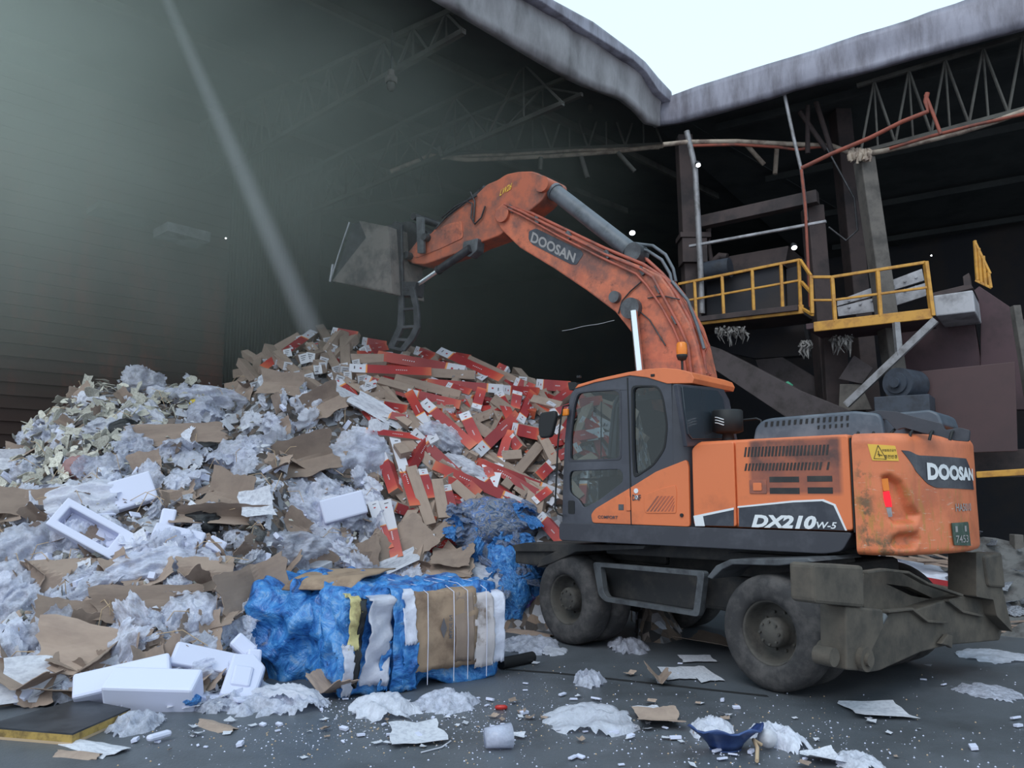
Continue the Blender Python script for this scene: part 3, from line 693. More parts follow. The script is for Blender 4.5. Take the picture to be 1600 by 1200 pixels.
for fx in (XR, XR+WB_):
    for sgn in (1, -1):
        w = lpart(MB().lathe([(r_, h_*1.0) for r_, h_ in tyr], (fx, sgn*1.2, RT), (0, sgn, 0), 48), 'wheel', M['tyre'])
        for q_ in range(1):
            lpart(MB().lathe(tyr, (fx, sgn*.86, RT), (0, sgn, 0), 40), 'inner_tyre', M['tyre'], parent=w)
        lpart(MB().lathe(hubp, (fx, sgn*1.2, RT), (0, sgn, 0), 40), 'rim', M['rim'], parent=w)
        mb = MB()
        for k in range(8):
            a_ = 2*PI*k/8; mb.cyl((fx+.105*math.cos(a_), sgn*1.19, RT+.105*math.sin(a_)), (fx+.105*math.cos(a_), sgn*1.22, RT+.105*math.sin(a_)), .013, n=6)
        for k in range(10):
            a_ = 2*PI*k/10; mb.cyl((fx+.185*math.cos(a_), sgn*1.01, RT+.185*math.sin(a_)), (fx+.185*math.cos(a_), sgn*1.045, RT+.185*math.sin(a_)), .014, n=6)
        lpart(mb, 'wheel_bolts', M['rim'], parent=w)
    lpart(MB().cyl((fx, -1.0, RT), (fx, 1.0, RT), .13).lathe([(.0, -.25), (.2, -.2), (.26, 0), (.2, .2), (0, .25)], (fx, 0, RT), (0, 1, 0), 20), 'axle', M['chassis'])
# step frame between the wheels
def L3(px, py, y): h = hit(MLi, px, py, 1, y); return Vector((h.x, y, h.z))
outr = [LY(*q_, 1.2) for q_ in ((926, 878), (1101, 893), (1092, 964), (945, 940), (935, 930))]
inr = [LY(*q_, 1.2) for q_ in ((938, 886), (1090, 900), (1083, 955), (948, 933), (943, 925))]
lpart(MB().wall(soften(outr, .05), [soften(inr, .03)], 1.12, 1.2), 'step_frame', M['steel'], .01)
lpart(MB().prism([LY(*q_, .95) for q_ in ((938, 882), (1092, 896), (1083, 955), (948, 933))], .85, .9), 'step_box', M['chassis'], .02)
# fenders
f1 = [LY(*q_, 1.25) for q_ in ((800, 852), (820, 848), (1008, 852), (1005, 858), (900, 862), (862, 880), (838, 887), (846, 872), (866, 862), (805, 862))]
lpart(MB().prism(f1, .3, 1.25), 'front_fender', M['chassis'], .01)
lpart(MB().prism([LY(*q_, 1.25) for q_ in ((800, 855), (800, 880), (835, 885), (850, 872), (870, 862))], .3, 1.2), 'front_plate', M['chassis'], .02)
f2 = [LY(*q_, 1.25) for q_ in ((1104, 902), (1118, 884), (1140, 874), (1262, 872), (1270, 878), (1215, 884), (1145, 882), (1128, 890), (1112, 905))]
lpart(MB().prism(f2, .4, 1.25), 'rear_fender', M['steel'], .01)
lpart(MB().box((XR+.2, .55, 1.12), (1.2, .5, .25)), 'tank_box', M['chassis'], .03)
lpart(MB().box((.9, 0, 1.1), (1.1, 1.1, .2)), 'front_chassis_cover', M['chassis'], .03)
# rear stabiliser assembly
XS = -2.42
def LS(pts, x=XS): return [LXp(a_, b_, x) for a_, b_ in pts]
lower = LS([(1348, 1050), (1368, 1047), (1433, 1018), (1478, 1007), (1556, 1000), (1560, 986), (1553, 964), (1530, 935), (1500, 930), (1467, 938), (1420, 953), (1384, 957), (1366, 977), (1341, 1016)])
lpart(MB().prism(soften(lower, .03), XS-.04, XS+.22, axis='x'), 'stabiliser_beam', M['blade'], .015)
upper = LS([(1350, 894), (1379, 891), (1415, 895), (1442, 910), (1456, 916), (1530, 935), (1500, 940), (1440, 955), (1386, 957), (1350, 950)], XS+.1)
hole = LS([(1384, 912), (1420, 917), (1465, 938), (1424, 931)], XS+.1)
lpart(MB().wall(soften(upper, .03), [hole], XS+.1, XS+.18, axis='x'), 'stabiliser_plate', M['blade'], .01)
lpart(MB().prism(LS([(1355, 900), (1420, 905), (1500, 938), (1400, 950), (1355, 945)], XS+.2), XS+.3, XS+.36, axis='x'), 'stabiliser_back_plate', M['chassis'], .01)
mb = MB()
for pts in ([(1384, 955), (1421, 951), (1445, 970), (1476, 972)], [(1478, 938), (1500, 955), (1531, 962)], [(1350, 894), (1379, 890), (1415, 894), (1445, 911), (1500, 930)]):
    l3 = [Vector((XS-.05, *LXp(*q_, XS-.05))) for q_ in pts]
    for i in range(len(l3)-1): mb.bar(l3[i], l3[i+1], .07, .025)
    lpart(mb, 'stiffener_rib', M['blade'], .006); mb = MB()
def leg(post, foot, x, dx, nm):
    l_ = lpart(MB().prism(soften(LS(post, x), .02), x-dx, x+dx, axis='x'), nm, M['blade'], .015)
    fp = LS(foot, x-dx-.03); lpart(MB().prism(soften(fp, .04), x-dx-.03, x+dx*.6, axis='x'), 'foot_plate', M['blade'], .03, parent=l_)
    return l_
leg([(1301, 945), (1335, 948), (1359, 950), (1361, 977), (1340, 1018), (1336, 1045), (1302, 1043)], [(1270, 880), (1350, 884), (1352, 950), (1273, 943)], XS-.05, .12, 'stabiliser_leg')
leg([(1503, 862), (1532, 865), (1540, 900), (1552, 950), (1560, 985), (1535, 960), (1530, 935), (1503, 930)], [(1539, 869), (1566, 863), (1572, 919), (1546, 917)], XS-.02, .14, 'stabiliser_leg')
y_, z_ = LXp(1352, 1030, XS-.2)
lpart(MB().cyl((XS-.22, y_, z_), (XS+.2, y_, z_), .10, n=24).cyl((XS-.25, y_, z_), (XS+.1, y_, z_), .055, n=16), 'pivot_pin', M['blade'], .01)
y_, z_ = LXp(1297, 1026, XS-.1)
lpart(MB().cyl((XS-.14, y_, z_), (XS+.02, y_, z_), .075, n=24), 'pivot_pin', M['blade'], .01)
lpart(MB().tube([Vector((XS-.14, *LXp(*q_, XS-.14))) for q_ in ((1382, 962), (1365, 990), (1346, 1022))], .03), 'stabiliser_cylinder', M['steel'])
lpart(MB().prism(LS([(1462, 1005), (1474, 990), (1481, 992), (1480, 1012), (1474, 1008)], XS-.05), XS-.1, XS-.05, axis='x'), 'tow_lug', M['blade'], .01)
# ================================================================ BUILDING
def floorcol(t, co, base):
    n = ramp(t, noise_(t, co, 60, 3, .8), [(.62, 0), (.72, .35)])
    a_ = mix(t, n, base, srgb(120, 122, 128))
    w = ramp(t, noise_(t, nd(t, 'ShaderNodeMapping', {0: co, 'Rotation': (0, 0, .9), 'Scale': (3, .5, 1)}).outputs[0], .9, 4, .5), [(.45, 0), (.62, .3)])
    return mix(t, w, a_, srgb(84, 88, 96))
M['floor'] = pbr('damp_grey_yard_surface', srgb(92, 96, 103), .42, col2=srgb(72, 75, 80), scale=.7, bump=.25, bscale=40, extra=floorcol)
M['joint'] = pbr('dark_floor_joint', srgb(24, 24, 27), .9)
o = MB().box((0, 25, -.1), (90, 90, .2)).build('floor', M['floor']); tag(o, kind='structure')
C0 = PY(1035, 192, 16.0); ZE = C0.z
aL = (PZ(700, 5, ZE)-C0); aL.z = 0; aL.normalize()      # along the left eave, coming nearer
bR = (PZ(1600, 42, ZE)-C0); bR.z = 0; bR.normalize()    # along the right eave, coming nearer

inR = Vector((-bR.y, bR.x, 0)); inR = inR if inR.y > 0 else -inR      # into the right bay
inL = Vector((-aL.y, aL.x, 0)); inL = inL if inL.y > 0 else -inL      # into the left bay
def frame(x, y): m = Matrix.Identity(4); m.col[0][:3] = x; m.col[1][:3] = y; m.col[3][:3] = (C0.x, C0.y, 0); return m
MR, ML = frame(bR, inR), frame(aL, inL); MRi, MLfi = MR.inverted(), ML.inverted()
def RP(px, py, d=0): h = hit(MRi, px, py, 1, d); return MR@h           # point of a vertical plane d metres behind the right eave
def LP(px, py, d=0): h = hit(MLfi, px, py, 1, d); return ML@h
def obj1(mb, name, m, label, cat, group=None, bevel=0, kind=None, base=None):
    o = mb.build(name, m, None, bevel); vs = mb.v
    c = Vector((sum(v.x for v in vs)/len(vs), sum(v.y for v in vs)/len(vs), min(v.z for v in vs)))
    origin_to(o, c); return tag(o, label, cat, group, kind)
def struct(mb, name, m, bevel=0): o = mb.build(name, m, None, bevel); return tag(o, kind='structure')
# fascia bands (bent sheet): traced on the eave planes, then given depth
def band(Mi, Mw, low, up, d, th, name, m, wob):
    n = 24; mb = MB(); vs = []; fs = []
    def samp(poly, px):
        for i in range(len(poly)-1):
            (x0, y0), (x1, y1) = poly[i], poly[i+1]
            if x0 <= px <= x1: return y0+(y1-y0)*(px-x0)/(x1-x0)
        return poly[-1][1]
    x0, x1 = low[0][0], low[-1][0]
    for k in range(n+1):
        px = x0+(x1-x0)*k/n
        a_ = hit(Mi, px, samp(low, px), 1, d); b_ = hit(Mi, px, samp(up, px), 1, d); b_.x = a_.x
        for j in range(7):
            t_ = j/6; q_ = a_.lerp(b_, t_); off = wob*(noise.noise(Vector((k*.6, j*.25, d*3)))-.3*math.sin(PI*t_))
            vs.append(Mw@Vector((q_.x, q_.y+off, q_.z)))
        for j in range(7):
            t_ = j/6; q_ = a_.lerp(b_, t_); vs.append(Mw@Vector((q_.x, q_.y+th, q_.z)))
    for k in range(n):
        for j in range(6):
            a_ = k*14+j; fs.append((a_, a_+1, a_+15, a_+14)); a_ += 7; fs.append((a_, a_+14, a_+15, a_+1))
        for j in (0, 6): a_ = k*14+j; fs.append((a_, a_+14, a_+21, a_+7))
    return struct(mb.add(vs, fs, 0, True), name, m)
# left eave
band(MLfi, ML, [(560, -75), (690, 0), (760, 42), (850, 96), (905, 128), (960, 148), (985, 158), (1010, 190), (1033, 196)], [(560, -200), (690, -85), (760, -50), (850, 5), (905, 40), (960, 78), (985, 95), (1010, 112), (1040, 150)], 0, .12, 'trim_1', M['fascia'], .10)
band(MLfi, ML, [(560, -200), (690, -85), (850, 5), (905, 42), (985, 92), (1000, 100), (1035, 150), (1050, 160)], [(560, -260), (690, -130), (860, -2), (930, 36), (1000, 88), (1015, 103), (1040, 135), (1052, 145)], -.18, .3, 'trim_2', M['fascia2'], .02)
# right eave
band(MRi, MR, [(1018, 196), (1033, 196), (1100, 180), (1200, 152), (1245, 136), (1330, 116), (1420, 90), (1600, 42), (1900, -36)], [(1018, 160), (1050, 148), (1100, 132), (1200, 100), (1330, 60), (1420, 32), (1500, 2), (1600, -34), (1900, -140)], 0, .14, 'trim_3', M['fascia2'], .08)
# roofs
def quad(Mw, x0, x1, y0, y1, z00, z10, z11, z01, th):
    vs = [Mw@Vector(p) for p in ((x0, y0, z00), (x1, y0, z10), (x1, y1, z11), (x0, y1, z01), (x0, y0, z00+th), (x1, y0, z10+th), (x1, y1, z11+th), (x0, y1, z01+th))]
    return MB().add(vs, [(0,3,2,1),(4,5,6,7),(0,1,5,4),(1,2,6,5),(2,3,7,6),(3,0,4,7)])
ZR = ZE+.45
struct(quad(ML, -14, 11.6, .12, 30, ZR, ZR, ZR+3.2, ZR+3.2, .08), 'ceiling', M['ceil'])  # roof stops short out of view so sky light reaches the haze
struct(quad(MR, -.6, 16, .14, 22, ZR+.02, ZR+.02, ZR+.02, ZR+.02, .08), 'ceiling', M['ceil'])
# walls
wl = MLfi@PY(350, 520, 20.0); WB = wl.y
mb = quad(ML, wl.x, 13, WB, WB+.15, 0, 0, 0, 0, ZR+1.4)
# horizontal ribs as geometry
for k in range(38):
    z = .6+k*.27; p0 = ML@Vector((wl.x, WB-.02, z)); p1 = ML@Vector((13, WB-.02, z)); mb.bar(p0, p1, .05, .07)
struct(mb, 'wall_left', M['wallrust'])
w2 = MLfi@PY(500, 500, 21.5); w1 = MLfi@PY(350, 500, 20.0)
A, B = ML@Vector((w1.x, w1.y+.3, 0)), ML@Vector((w2.x, w2.y, 0)); A.z = B.z = 0
mb = MB(); n = 34; zt_w = ZR+1.2
vs = []; fs = []
nrm = Vector((-(B-A).y, (B-A).x, 0)).normalized()
for k in range(n*4+1):
    p = A.lerp(B, k/(n*4)); off = (0, .06, .06, 0)[k % 4]; vs += [p+nrm*off, p+nrm*off+Vector((0, 0, zt_w))]
for k in range(n*4): fs.append((2*k, 2*k+2, 2*k+3, 2*k+1))
struct(mb.add(vs, fs), 'wall_back', M['corr'])
far0 = ML@Vector((w2.x, w2.y+6, 0)); 
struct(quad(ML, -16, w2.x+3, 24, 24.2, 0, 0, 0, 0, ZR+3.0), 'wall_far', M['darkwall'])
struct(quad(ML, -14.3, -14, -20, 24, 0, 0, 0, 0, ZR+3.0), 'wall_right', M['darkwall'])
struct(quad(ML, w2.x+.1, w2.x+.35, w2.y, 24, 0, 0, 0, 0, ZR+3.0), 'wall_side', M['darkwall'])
# ---------------- trusses of the left bay
def truss(p0, p1, hgt, label, n=9, rad=.045, m='truss', group='roof trusses of the left bay'):
    p0, p1 = Vector(p0), Vector(p1); U = (lambda q: Vector((0, 0, hgt))) if not isinstance(hgt, tuple) else (lambda q: Vector((0, 0, hgt[0]+(hgt[1]-hgt[0])*q)))
    t = thing('roof_truss', label, 'truss', p0, 0, group)
    def prt(mb, nm): mb.v = [v-p0 for v in mb.v]; return mb.build(nm, M[m], t)
    prt(MB().bar(p0, p1, rad*2, rad*2), 'bottom_chord'); prt(MB().bar(p0+U(0), p1+U(1), rad*2, rad*2), 'top_chord')
    for k in range(n):
        a_, b_ = p0.lerp(p1, k/n), p0.lerp(p1, (k+.5)/n); c_ = p0.lerp(p1, (k+1)/n)
        up = U((k+.5)/n); prt(MB().bar(a_, b_+up, rad, rad), 'web_bar'); prt(MB().bar(b_+up, c_, rad, rad), 'web_bar'); prt(MB().bar(b_, b_+up, rad*.8, rad*.8), 'web_bar')
    return t
zc = ZE-.12
for k, (px, py) in enumerate(((455, -60), (740, 40), (880, 160), (690, 243))):
    if k == 0: continue
    if k == 3:
        p0 = PY(690, 243, 16.5); zz = p0.z; q = p0+inL*9
    else:
        zz = zc; p0 = PZ(px, py, zz); 
    lp = MLfi@p0; s_ = ML@Vector((lp.x, .25, zz)); e_ = ML@Vector((lp.x, WB-.3 if lp.x > wl.x else 22, zz))
    truss(s_, e_, (.45, 1.5) if k < 3 else 1.15, ('grey lattice roof truss nearest the top left, lost in the haze', 'long lattice roof truss running from the left eave into the haze', 'lattice roof truss just behind the sagging left eave', 'lattice roof truss furthest back, ending at the broken pale pipe')[k], 11, (.05, .045, .035, .04)[k], group=None)
# cross braces seen under the left roof
for k in range(6):
    d = 2.2+k*3.1
    o = obj1(MB().bar(ML@Vector((-6, d, ZR-.12+d*.107)), ML@Vector((11.4, d, ZR-.12+d*.107)), .09, .16), 'roof_purlin', M['truss'], 'thin purlin running under the dark left roof', 'purlin', 'purlins under the left roof')
for k in range(5):
    d = 1.5+k*3.6
    obj1(MB().bar(MR@Vector((.6, d, ZR-.15)), MR@Vector((15, d, ZR-.15)), .09, .16), 'roof_purlin', M['ceil'], 'thin purlin running under the dark right roof', 'purlin', 'purlins under the right roof')
# lattice girder across the opening behind the boom
truss(PY(690, 243, 17.5), PY(1035, 226, 17.2), 1.3, 'lattice girder hung with pale pipe above the excavator boom', 6, .04, group=None)
truss(PY(430, 345, 22), PY(690, 300, 21), 1.6, 'faint lattice girder deep inside the hall above the bucket', 7, .035, group=None)
# right bay front girder
g0, g1 = RP(1345, 238, .6), RP(1640, 160, .6)
truss(g0, g1, 1.3, 'open lattice girder under the right eave above the tall pale column', 5, .035, group=None)
truss(RP(1075, 232, 3.5), RP(1600, 120, 3.5), 1.2, 'darker lattice girder further inside the right bay', 8, .035, group=None)
# ---------------- wrapped pipes sagging along the opening
def run(pts, r, name, m, label, cat, fn=None, n=8, group=None):
    P3 = [fn(*p) if fn else Vector(p) for p in pts]
    return obj1(MB().tube(P3, r, n), name, M[m], label, cat, group)
F15 = lambda a_, b_: PY(a_, b_, 15.6); F16 = lambda a_, b_: PY(a_, b_, 16.4); F17 = lambda a_, b_: PY(a_, b_, 17.2)
run([(610, 268), (640, 256), (672, 243), (730, 250), (800, 247), (880, 243), (960, 237), (1036, 228)], .05, 'service_pipe', 'pipe', 'pale broken pipe sagging across the hall behind the boom', 'pipe', F17)
run([(690, 247), (740, 243), (800, 241), (900, 235), (1030, 231)], .035, 'service_pipe', 'pipe', 'thinner pale pipe lashed above the sagging pipe behind the boom', 'pipe', F17)
run([(1036, 226), (1075, 222), (1150, 221), (1230, 225), (1300, 228), (1330, 240), (1345, 243)], .05, 'service_pipe', 'pipe', 'pale wrapped pipe between the corner post and the tall pale column', 'pipe', F15)
run([(1078, 228), (1150, 226), (1215, 230), (1245, 234), (1300, 227)], .03, 'service_pipe', 'redpipe', 'thin reddish pipe lashed below the pipe over the platform', 'pipe', F15)
run([(1355, 240), (1380, 236), (1440, 222), (1500, 207), (1560, 188), (1610, 170)], .05, 'service_pipe', 'pipe', 'pale wrapped pipe climbing to the right edge under the eave', 'pipe', lambda a_, b_: RP(a_, b_, .4))
run([(1390, 232), (1450, 214), (1520, 196), (1610, 176)], .03, 'service_pipe', 'redpipe', 'red oxide pipe beside the pale pipe at the right edge', 'pipe', lambda a_, b_: RP(a_, b_, .35))
for k, (a_, b_, lab) in enumerate((((1165, 225), (1194, 257), 'slanting broken pale stub hanging over the platform'), ((1214, 229), (1211, 272), 'straight broken stub hanging beside the slanting one'), ((908, 245), (918, 278), 'short dark stub hanging left of the slanting grey stub'), ((965, 238), (992, 268), 'slanting grey stub hanging above the boom cylinder'), ((690, 246), (686, 230), 'tiny stub at the broken pipe end'), ((845, 246), (844, 266), 'short stub hanging over the arm tip'), ((922, 120), (923, 175), 'dark stub hanging below the sagging left eave'))):
    run([a_, b_], .05, 'hanging_stub', 'pipe' if k < 2 else 'truss', lab, 'pipe', F16)
# ragged hanging fibres wrapped on the column head
mb = MB()
for k in range(26):
    px, py = R.uniform(1328, 1362), R.uniform(232, 240); l_ = R.uniform(6, 16)
    p0, p1 = RP(px, py, .2), RP(px+R.uniform(-3, 3), py+l_, .2); mb.tube([p0, p0.lerp(p1, .5)+Vector((R.uniform(-.04, .04), R.uniform(-.05, .05), 0)), p1], R.uniform(.02, .05), 5)
obj1(mb, 'rag_wrap', M['pipe'], 'ragged pale wrapping on the head of the tall column', 'rags', kind='stuff')
# ---------------- columns
def col(pt, pb, w, m, label, fn, d=None):
    p1, p0 = fn(*pt), fn(*pb)
    p0 = p0+(p0-p1)*(p0.z/(p1.z-p0.z)) if p0.z > .05 else p0; p0.z = max(p0.z, 0)
    a_ = (p1-p0).normalized(); mb = MB().bar(p0, p1, w, .04)
    s1 = a_.cross(bR).normalized()*(w*.5)
    for s_ in (s1, -s1): mb.bar(p0+s_, p1+s_, .04, w) if False else mb.bar(p0+s_, p1+s_, w*.9, .03)
    return obj1(MB().bar(p0, p1, w, w*.8), 'support_column', m, label, 'column', bevel=.02)
col((1068, 215), (1078, 420), .38, M['rustcol'], 'dark rusty column at the inner corner under the eave', F16)
o = obj1(MB().box(PY(1083, 372, 16.3), (.62, .5, .1)).box(PY(1082, 395, 16.3), (.5, .45, .5)), 'column_bracket', M['rustcol'], 'rusty bracket on the corner column beside the boom', 'bracket')
col((1311, 168), (1338, 440), .42, M['rustcol'], 'brown column behind and left of the tall pale column', lambda a_, b_: RP(a_, b_, 2.6))
col((1350, 250), (1376, 430), .34, M['conc'], 'tall pale concrete column with ragged wrapping on its head', lambda a_, b_: RP(a_, b_, .5))
col((1269, 325), (1292, 600), .40, M['rustcol'], 'rusty steel post behind the railing corner', lambda a_, b_: RP(a_, b_, .9))
run([(1073, 205), (1080, 235), (1086, 262), (1090, 330), (1094, 410), (1097, 490)], .06, 'drain_pipe', 'galv', 'mottled grey downpipe at the corner with a work light', 'pipe', F15)
run([(1224, 140), (1240, 215), (1252, 265), (1256, 300), (1260, 345)], .035, 'conduit', 'galv', 'thin grey conduit slanting down from the right eave', 'pipe', lambda a_, b_: RP(a_, b_, .2))
run([(1252, 265), (1258, 320), (1262, 400), (1266, 480)], .028, 'conduit', 'redpipe', 'thin red pipe dropping past the railing corner', 'pipe', lambda a_, b_: RP(a_, b_, -.1))
run([(1252, 263), (1300, 240), (1360, 215), (1410, 190), (1450, 174), (1446, 158), (1449, 145)], .04, 'brace_pipe', 'redpipe', 'bent red pipe rising under the right eave', 'pipe', lambda a_, b_: RP(a_, b_, .1))
run([(1446, 148), (1458, 178), (1470, 210)], .03, 'brace_pipe', 'redpipe', 'short red strut at the top of the bent pipe', 'pipe', lambda a_, b_: RP(a_, b_, .1))
for k, (a_, b_) in enumerate((((1250, 175), (1292, 235)), ((1275, 160), (1300, 238)), ((1262, 165), (1262, 240)))):
    run([a_, b_], .05, 'diagonal_brace', 'rustcol', ('slanting rusty brace under the right eave, left of the pale column', 'steeper rusty brace beside the slanting one', 'thin upright rusty brace under the right eave')[k], 'brace', lambda a_, b_: RP(a_, b_, 1.2))
for k, (a_, b_) in enumerate((((1232, 165), (1228, 300)), ((1283, 380), (1300, 500)))):
    pass
run([(1292, 232), (1335, 310), (1340, 360), (1322, 376), (1295, 355)], .02, 'loose_cable', 'claw', 'loose dark cable looping down the brown column', 'cable', lambda a_, b_: RP(a_, b_, .8))
# beams
def beam(a_, b_, w, h_, m, label, name='steel_beam', cat='beam', fn=lambda p_, q_: RP(p_, q_, .7), bev=.01, up=None):
    p0, p1 = fn(*a_), fn(*b_); return obj1(MB().bar(p0, p1, w, h_), name, m, label, cat, bevel=bev)
beam((1096, 348), (1278, 308), .22, .24, M['rustcol'], 'rusty beam over the platform machinery', fn=lambda p_, q_: RP(p_, q_, .5))
beam((1077, 385), (1291, 346), .07, .05, M['paleplate'], 'long white tube slung above the platform', 'white_tube', 'tube', fn=lambda p_, q_: RP(p_, q_, .0))
# ---------------- platform with yellow railings
YE = M['yellow']
def fr(px, py, d): return RP(px, py, d)
d1, d2 = -.1, -1.0
pl = thing('access_platform', 'steel access platform with yellow guard rails behind the excavator', 'platform', RP(1260, 500, d1))
def pp(mb, nm, m, bev=.008): mb.v = [v-Vector(pl.location) for v in mb.v]; return mb.build(nm, m, pl, bev)
railL = [(1066, 443), (1255, 408)]
LL = [(1060, 505), (1255, 484)]
def lin(a_, b_, t_): return (a_[0]+(b_[0]-a_[0])*t_, a_[1]+(b_[1]-a_[1])*t_)
pp(MB().bar(RP(1060, 444, d1), RP(1250, 406, d1), .05, .05), 'top_rail', YE)
pp(MB().bar(RP(1060, 472, d1), RP(1250, 438, d1), .04, .04), 'middle_rail', YE)
pp(MB().bar(RP(1055, 506, d1), RP(1256, 483, d1), .06, .16), 'toe_board', YE)
for x_, yt, yb in ((1085, 440, 500), (1128, 432, 497), (1175, 422, 492), (1220, 413, 487), (1248, 406, 485)):
    pp(MB().bar(RP(x_, yt, d1), RP(x_+3, yb, d1), .055, .055), 'post', YE)
a1, a2 = RP(1250, 406, d1), RP(1255, 483, d1)
b1, b2 = RP(1267, 431, d1-.35), RP(1270, 492, d1-.35)
for t_, nm in ((0, 'top_rail'), (.45, 'middle_rail'), (1, 'toe_board')):
    pp(MB().bar(a1.lerp(a2, t_), b1.lerp(b2, t_), .05, .05), nm, YE)
d3 = d1-.35
pp(MB().bar(RP(1267, 433, d3), RP(1300, 433, d3), .05, .05), 'top_rail', YE)
pp(MB().bar(RP(1300, 433, d3), RP(1446, 410, d3), .05, .05), 'top_rail', YE)
pp(MB().bar(RP(1268, 469, d3), RP(1302, 469, d3), .04, .04), 'middle_rail', YE)
pp(MB().bar(RP(1302, 469, d3), RP(1450, 449, d3), .04, .04), 'middle_rail', YE)
pp(MB().bar(RP(1272, 511, d3), RP(1457, 490, d3), .06, .17), 'toe_board', YE)
for x_, yt, yb, dx in ((1267, 431, 490, 2), (1300, 433, 503, 5), (1371, 422, 495, 5), (1446, 409, 494, 11)):
    pp(MB().bar(RP(x_, yt, d3), RP(x_+dx, yb, d3), .06 if x_ != 1446 else .1, .06), 'post', YE)
pp(MB().bar(RP(1055, 514, d1+.6), RP(1262, 491, d1+.6), 1.4, .1), 'deck', M['rustcol'])
pp(MB().bar(RP(1275, 520, d3+.7), RP(1455, 499, d3+.7), 1.4, .1), 'deck', M['maroon'])
# machinery on the platform
mc = thing('shredder_hopper', 'dark steel hopper standing on the platform behind the left railing', 'machine', RP(1180, 500, 1.2))
def mp(mb, nm, m, bev=.01): mb.v = [v-Vector(mc.location) for v in mb.v]; return mb.build(nm, m, mc, bev)
q0, q1 = RP(1120, 500, 1.0), RP(1245, 478, 1.0); ht = RP(1120, 420, 1.0).z-q0.z
def upprism(pts, d, th, nm, m, prt=mp):
    f = [RP(x_, y_, d) for x_, y_ in pts]; b_ = [p+inR*th for p in f]; n_ = len(f)
    return prt(MB().add(f+b_, [tuple(range(n_)), tuple(range(2*n_-1, n_-1, -1))]+[(i, (i+1) % n_, (i+1) % n_+n_, i+n_) for i in range(n_)]), nm, m)
upprism([(1104, 505), (1104, 432), (1222, 410), (1228, 490)], 1.0, 1.6, 'body', M['darkwall'])
upprism([(1100, 430), (1112, 415), (1140, 400), (1232, 384), (1226, 416), (1222, 412), (1110, 436)], .9, 1.7, 'sloped_lid', M['rustcol'])
upprism([(1228, 420), (1252, 414), (1254, 480), (1230, 486)], 1.1, 1.0, 'side_box', M['darkwall'])
mt = obj1(MB().cyl(RP(1100, 425, .6), RP(1141, 418, .6), .2, n=20).cyl(RP(1094, 426, .6), RP(1100, 425, .6), .15, n=20), 'electric_motor', M['navy'], 'blue grey motor lying on the hopper beside the corner post', 'motor')
obj1(MB().tube([RP(1108, 350, .8), RP(1106, 375, .8), RP(1112, 412, .8)], .05).tube([RP(1112, 412, .8), RP(1125, 400, .8), RP(1136, 402, .8)], .08), 'feed_pipe', M['rustcol'], 'short rusty feed pipe standing over the motor', 'pipe')
# pale plates behind the right railing
for k, (pts, d, lab) in enumerate((([(1308, 470), (1440, 420), (1444, 438), (1380, 458), (1308, 478)], .8, 'upper pale grey plate leaning behind the right railing'), ([(1308, 480), (1380, 462), (1446, 442), (1447, 462), (1372, 486), (1310, 494)], .72, 'lower pale grey plate leaning behind the right railing'))):
    f = [RP(x_, y_, d) for x_, y_ in pts]; n_ = len(f); b_ = [p+inR*.06 for p in f]
    mb = MB().add(f+b_, [tuple(range(n_)), tuple(range(2*n_-1, n_-1, -1))]+[(i, (i+1) % n_, (i+1) % n_+n_, i+n_) for i in range(n_)])
    for j in range(7):
        t_ = (j+.5)/7; p_ = RP(*lin((1318, 482 if k else 472), (1440, 446 if k else 430), t_), d-.01); mb.cyl(p_, p_-inR*.02, .025, n=8)
    obj1(mb, 'steel_plate', M['paleplate'], lab, 'plate')
def slab(pts, d, th, name, m, label, cat, bev=.01, kind=None):
    f = [RP(x_, y_, d) for x_, y_ in pts]; n_ = len(f); b_ = [p+inR*th for p in f]
    mb = MB().add(f+b_, [tuple(range(n_)), tuple(range(2*n_-1, n_-1, -1))]+[(i, (i+1) % n_, (i+1) % n_+n_, i+n_) for i in range(n_)])
    return obj1(mb, name, m, label, cat, bevel=bev, kind=kind)
slab([(1458, 462), (1520, 453), (1524, 487), (1462, 494)], .0, 1.2, 'ledge_block', M['paleplate'], 'pale grey ledge block right of the platform railing', 'block', .02)
slab([(1446, 460), (1516, 443), (1521, 450), (1450, 468)], .1, 1.1, 'ledge_rail', M['rustcol'], 'rusty rail along the top of the pale ledge block', 'rail')
slab([(1504, 432), (1514, 426), (1517, 446), (1506, 447)], .1, .3, 'angle_bracket', M['rustcol'], 'small rusty upright bracket on the ledge rail', 'bracket')
yp = thing('ladder_frame', 'narrow yellow ladder frame standing on the ledge at the right', 'frame', RP(1530, 445, .3))
def ypp(mb, nm): mb.v = [v-Vector(yp.location) for v in mb.v]; mb.build(nm, YE, yp, .006)
for x_, yt, yb in ((1523, 376, 438), (1529, 388, 442), (1536, 400, 447), (1544, 425, 450)): ypp(MB().bar(RP(x_, yt, .3), RP(x_+4, yb, .3), .045, .045), 'post')
ypp(MB().bar(RP(1522, 376, .3), RP(1547, 428, .3), .04, .04), 'slanted_rail'); ypp(MB().bar(RP(1524, 438, .3), RP(1549, 450, .3), .04, .04), 'bottom_rail')
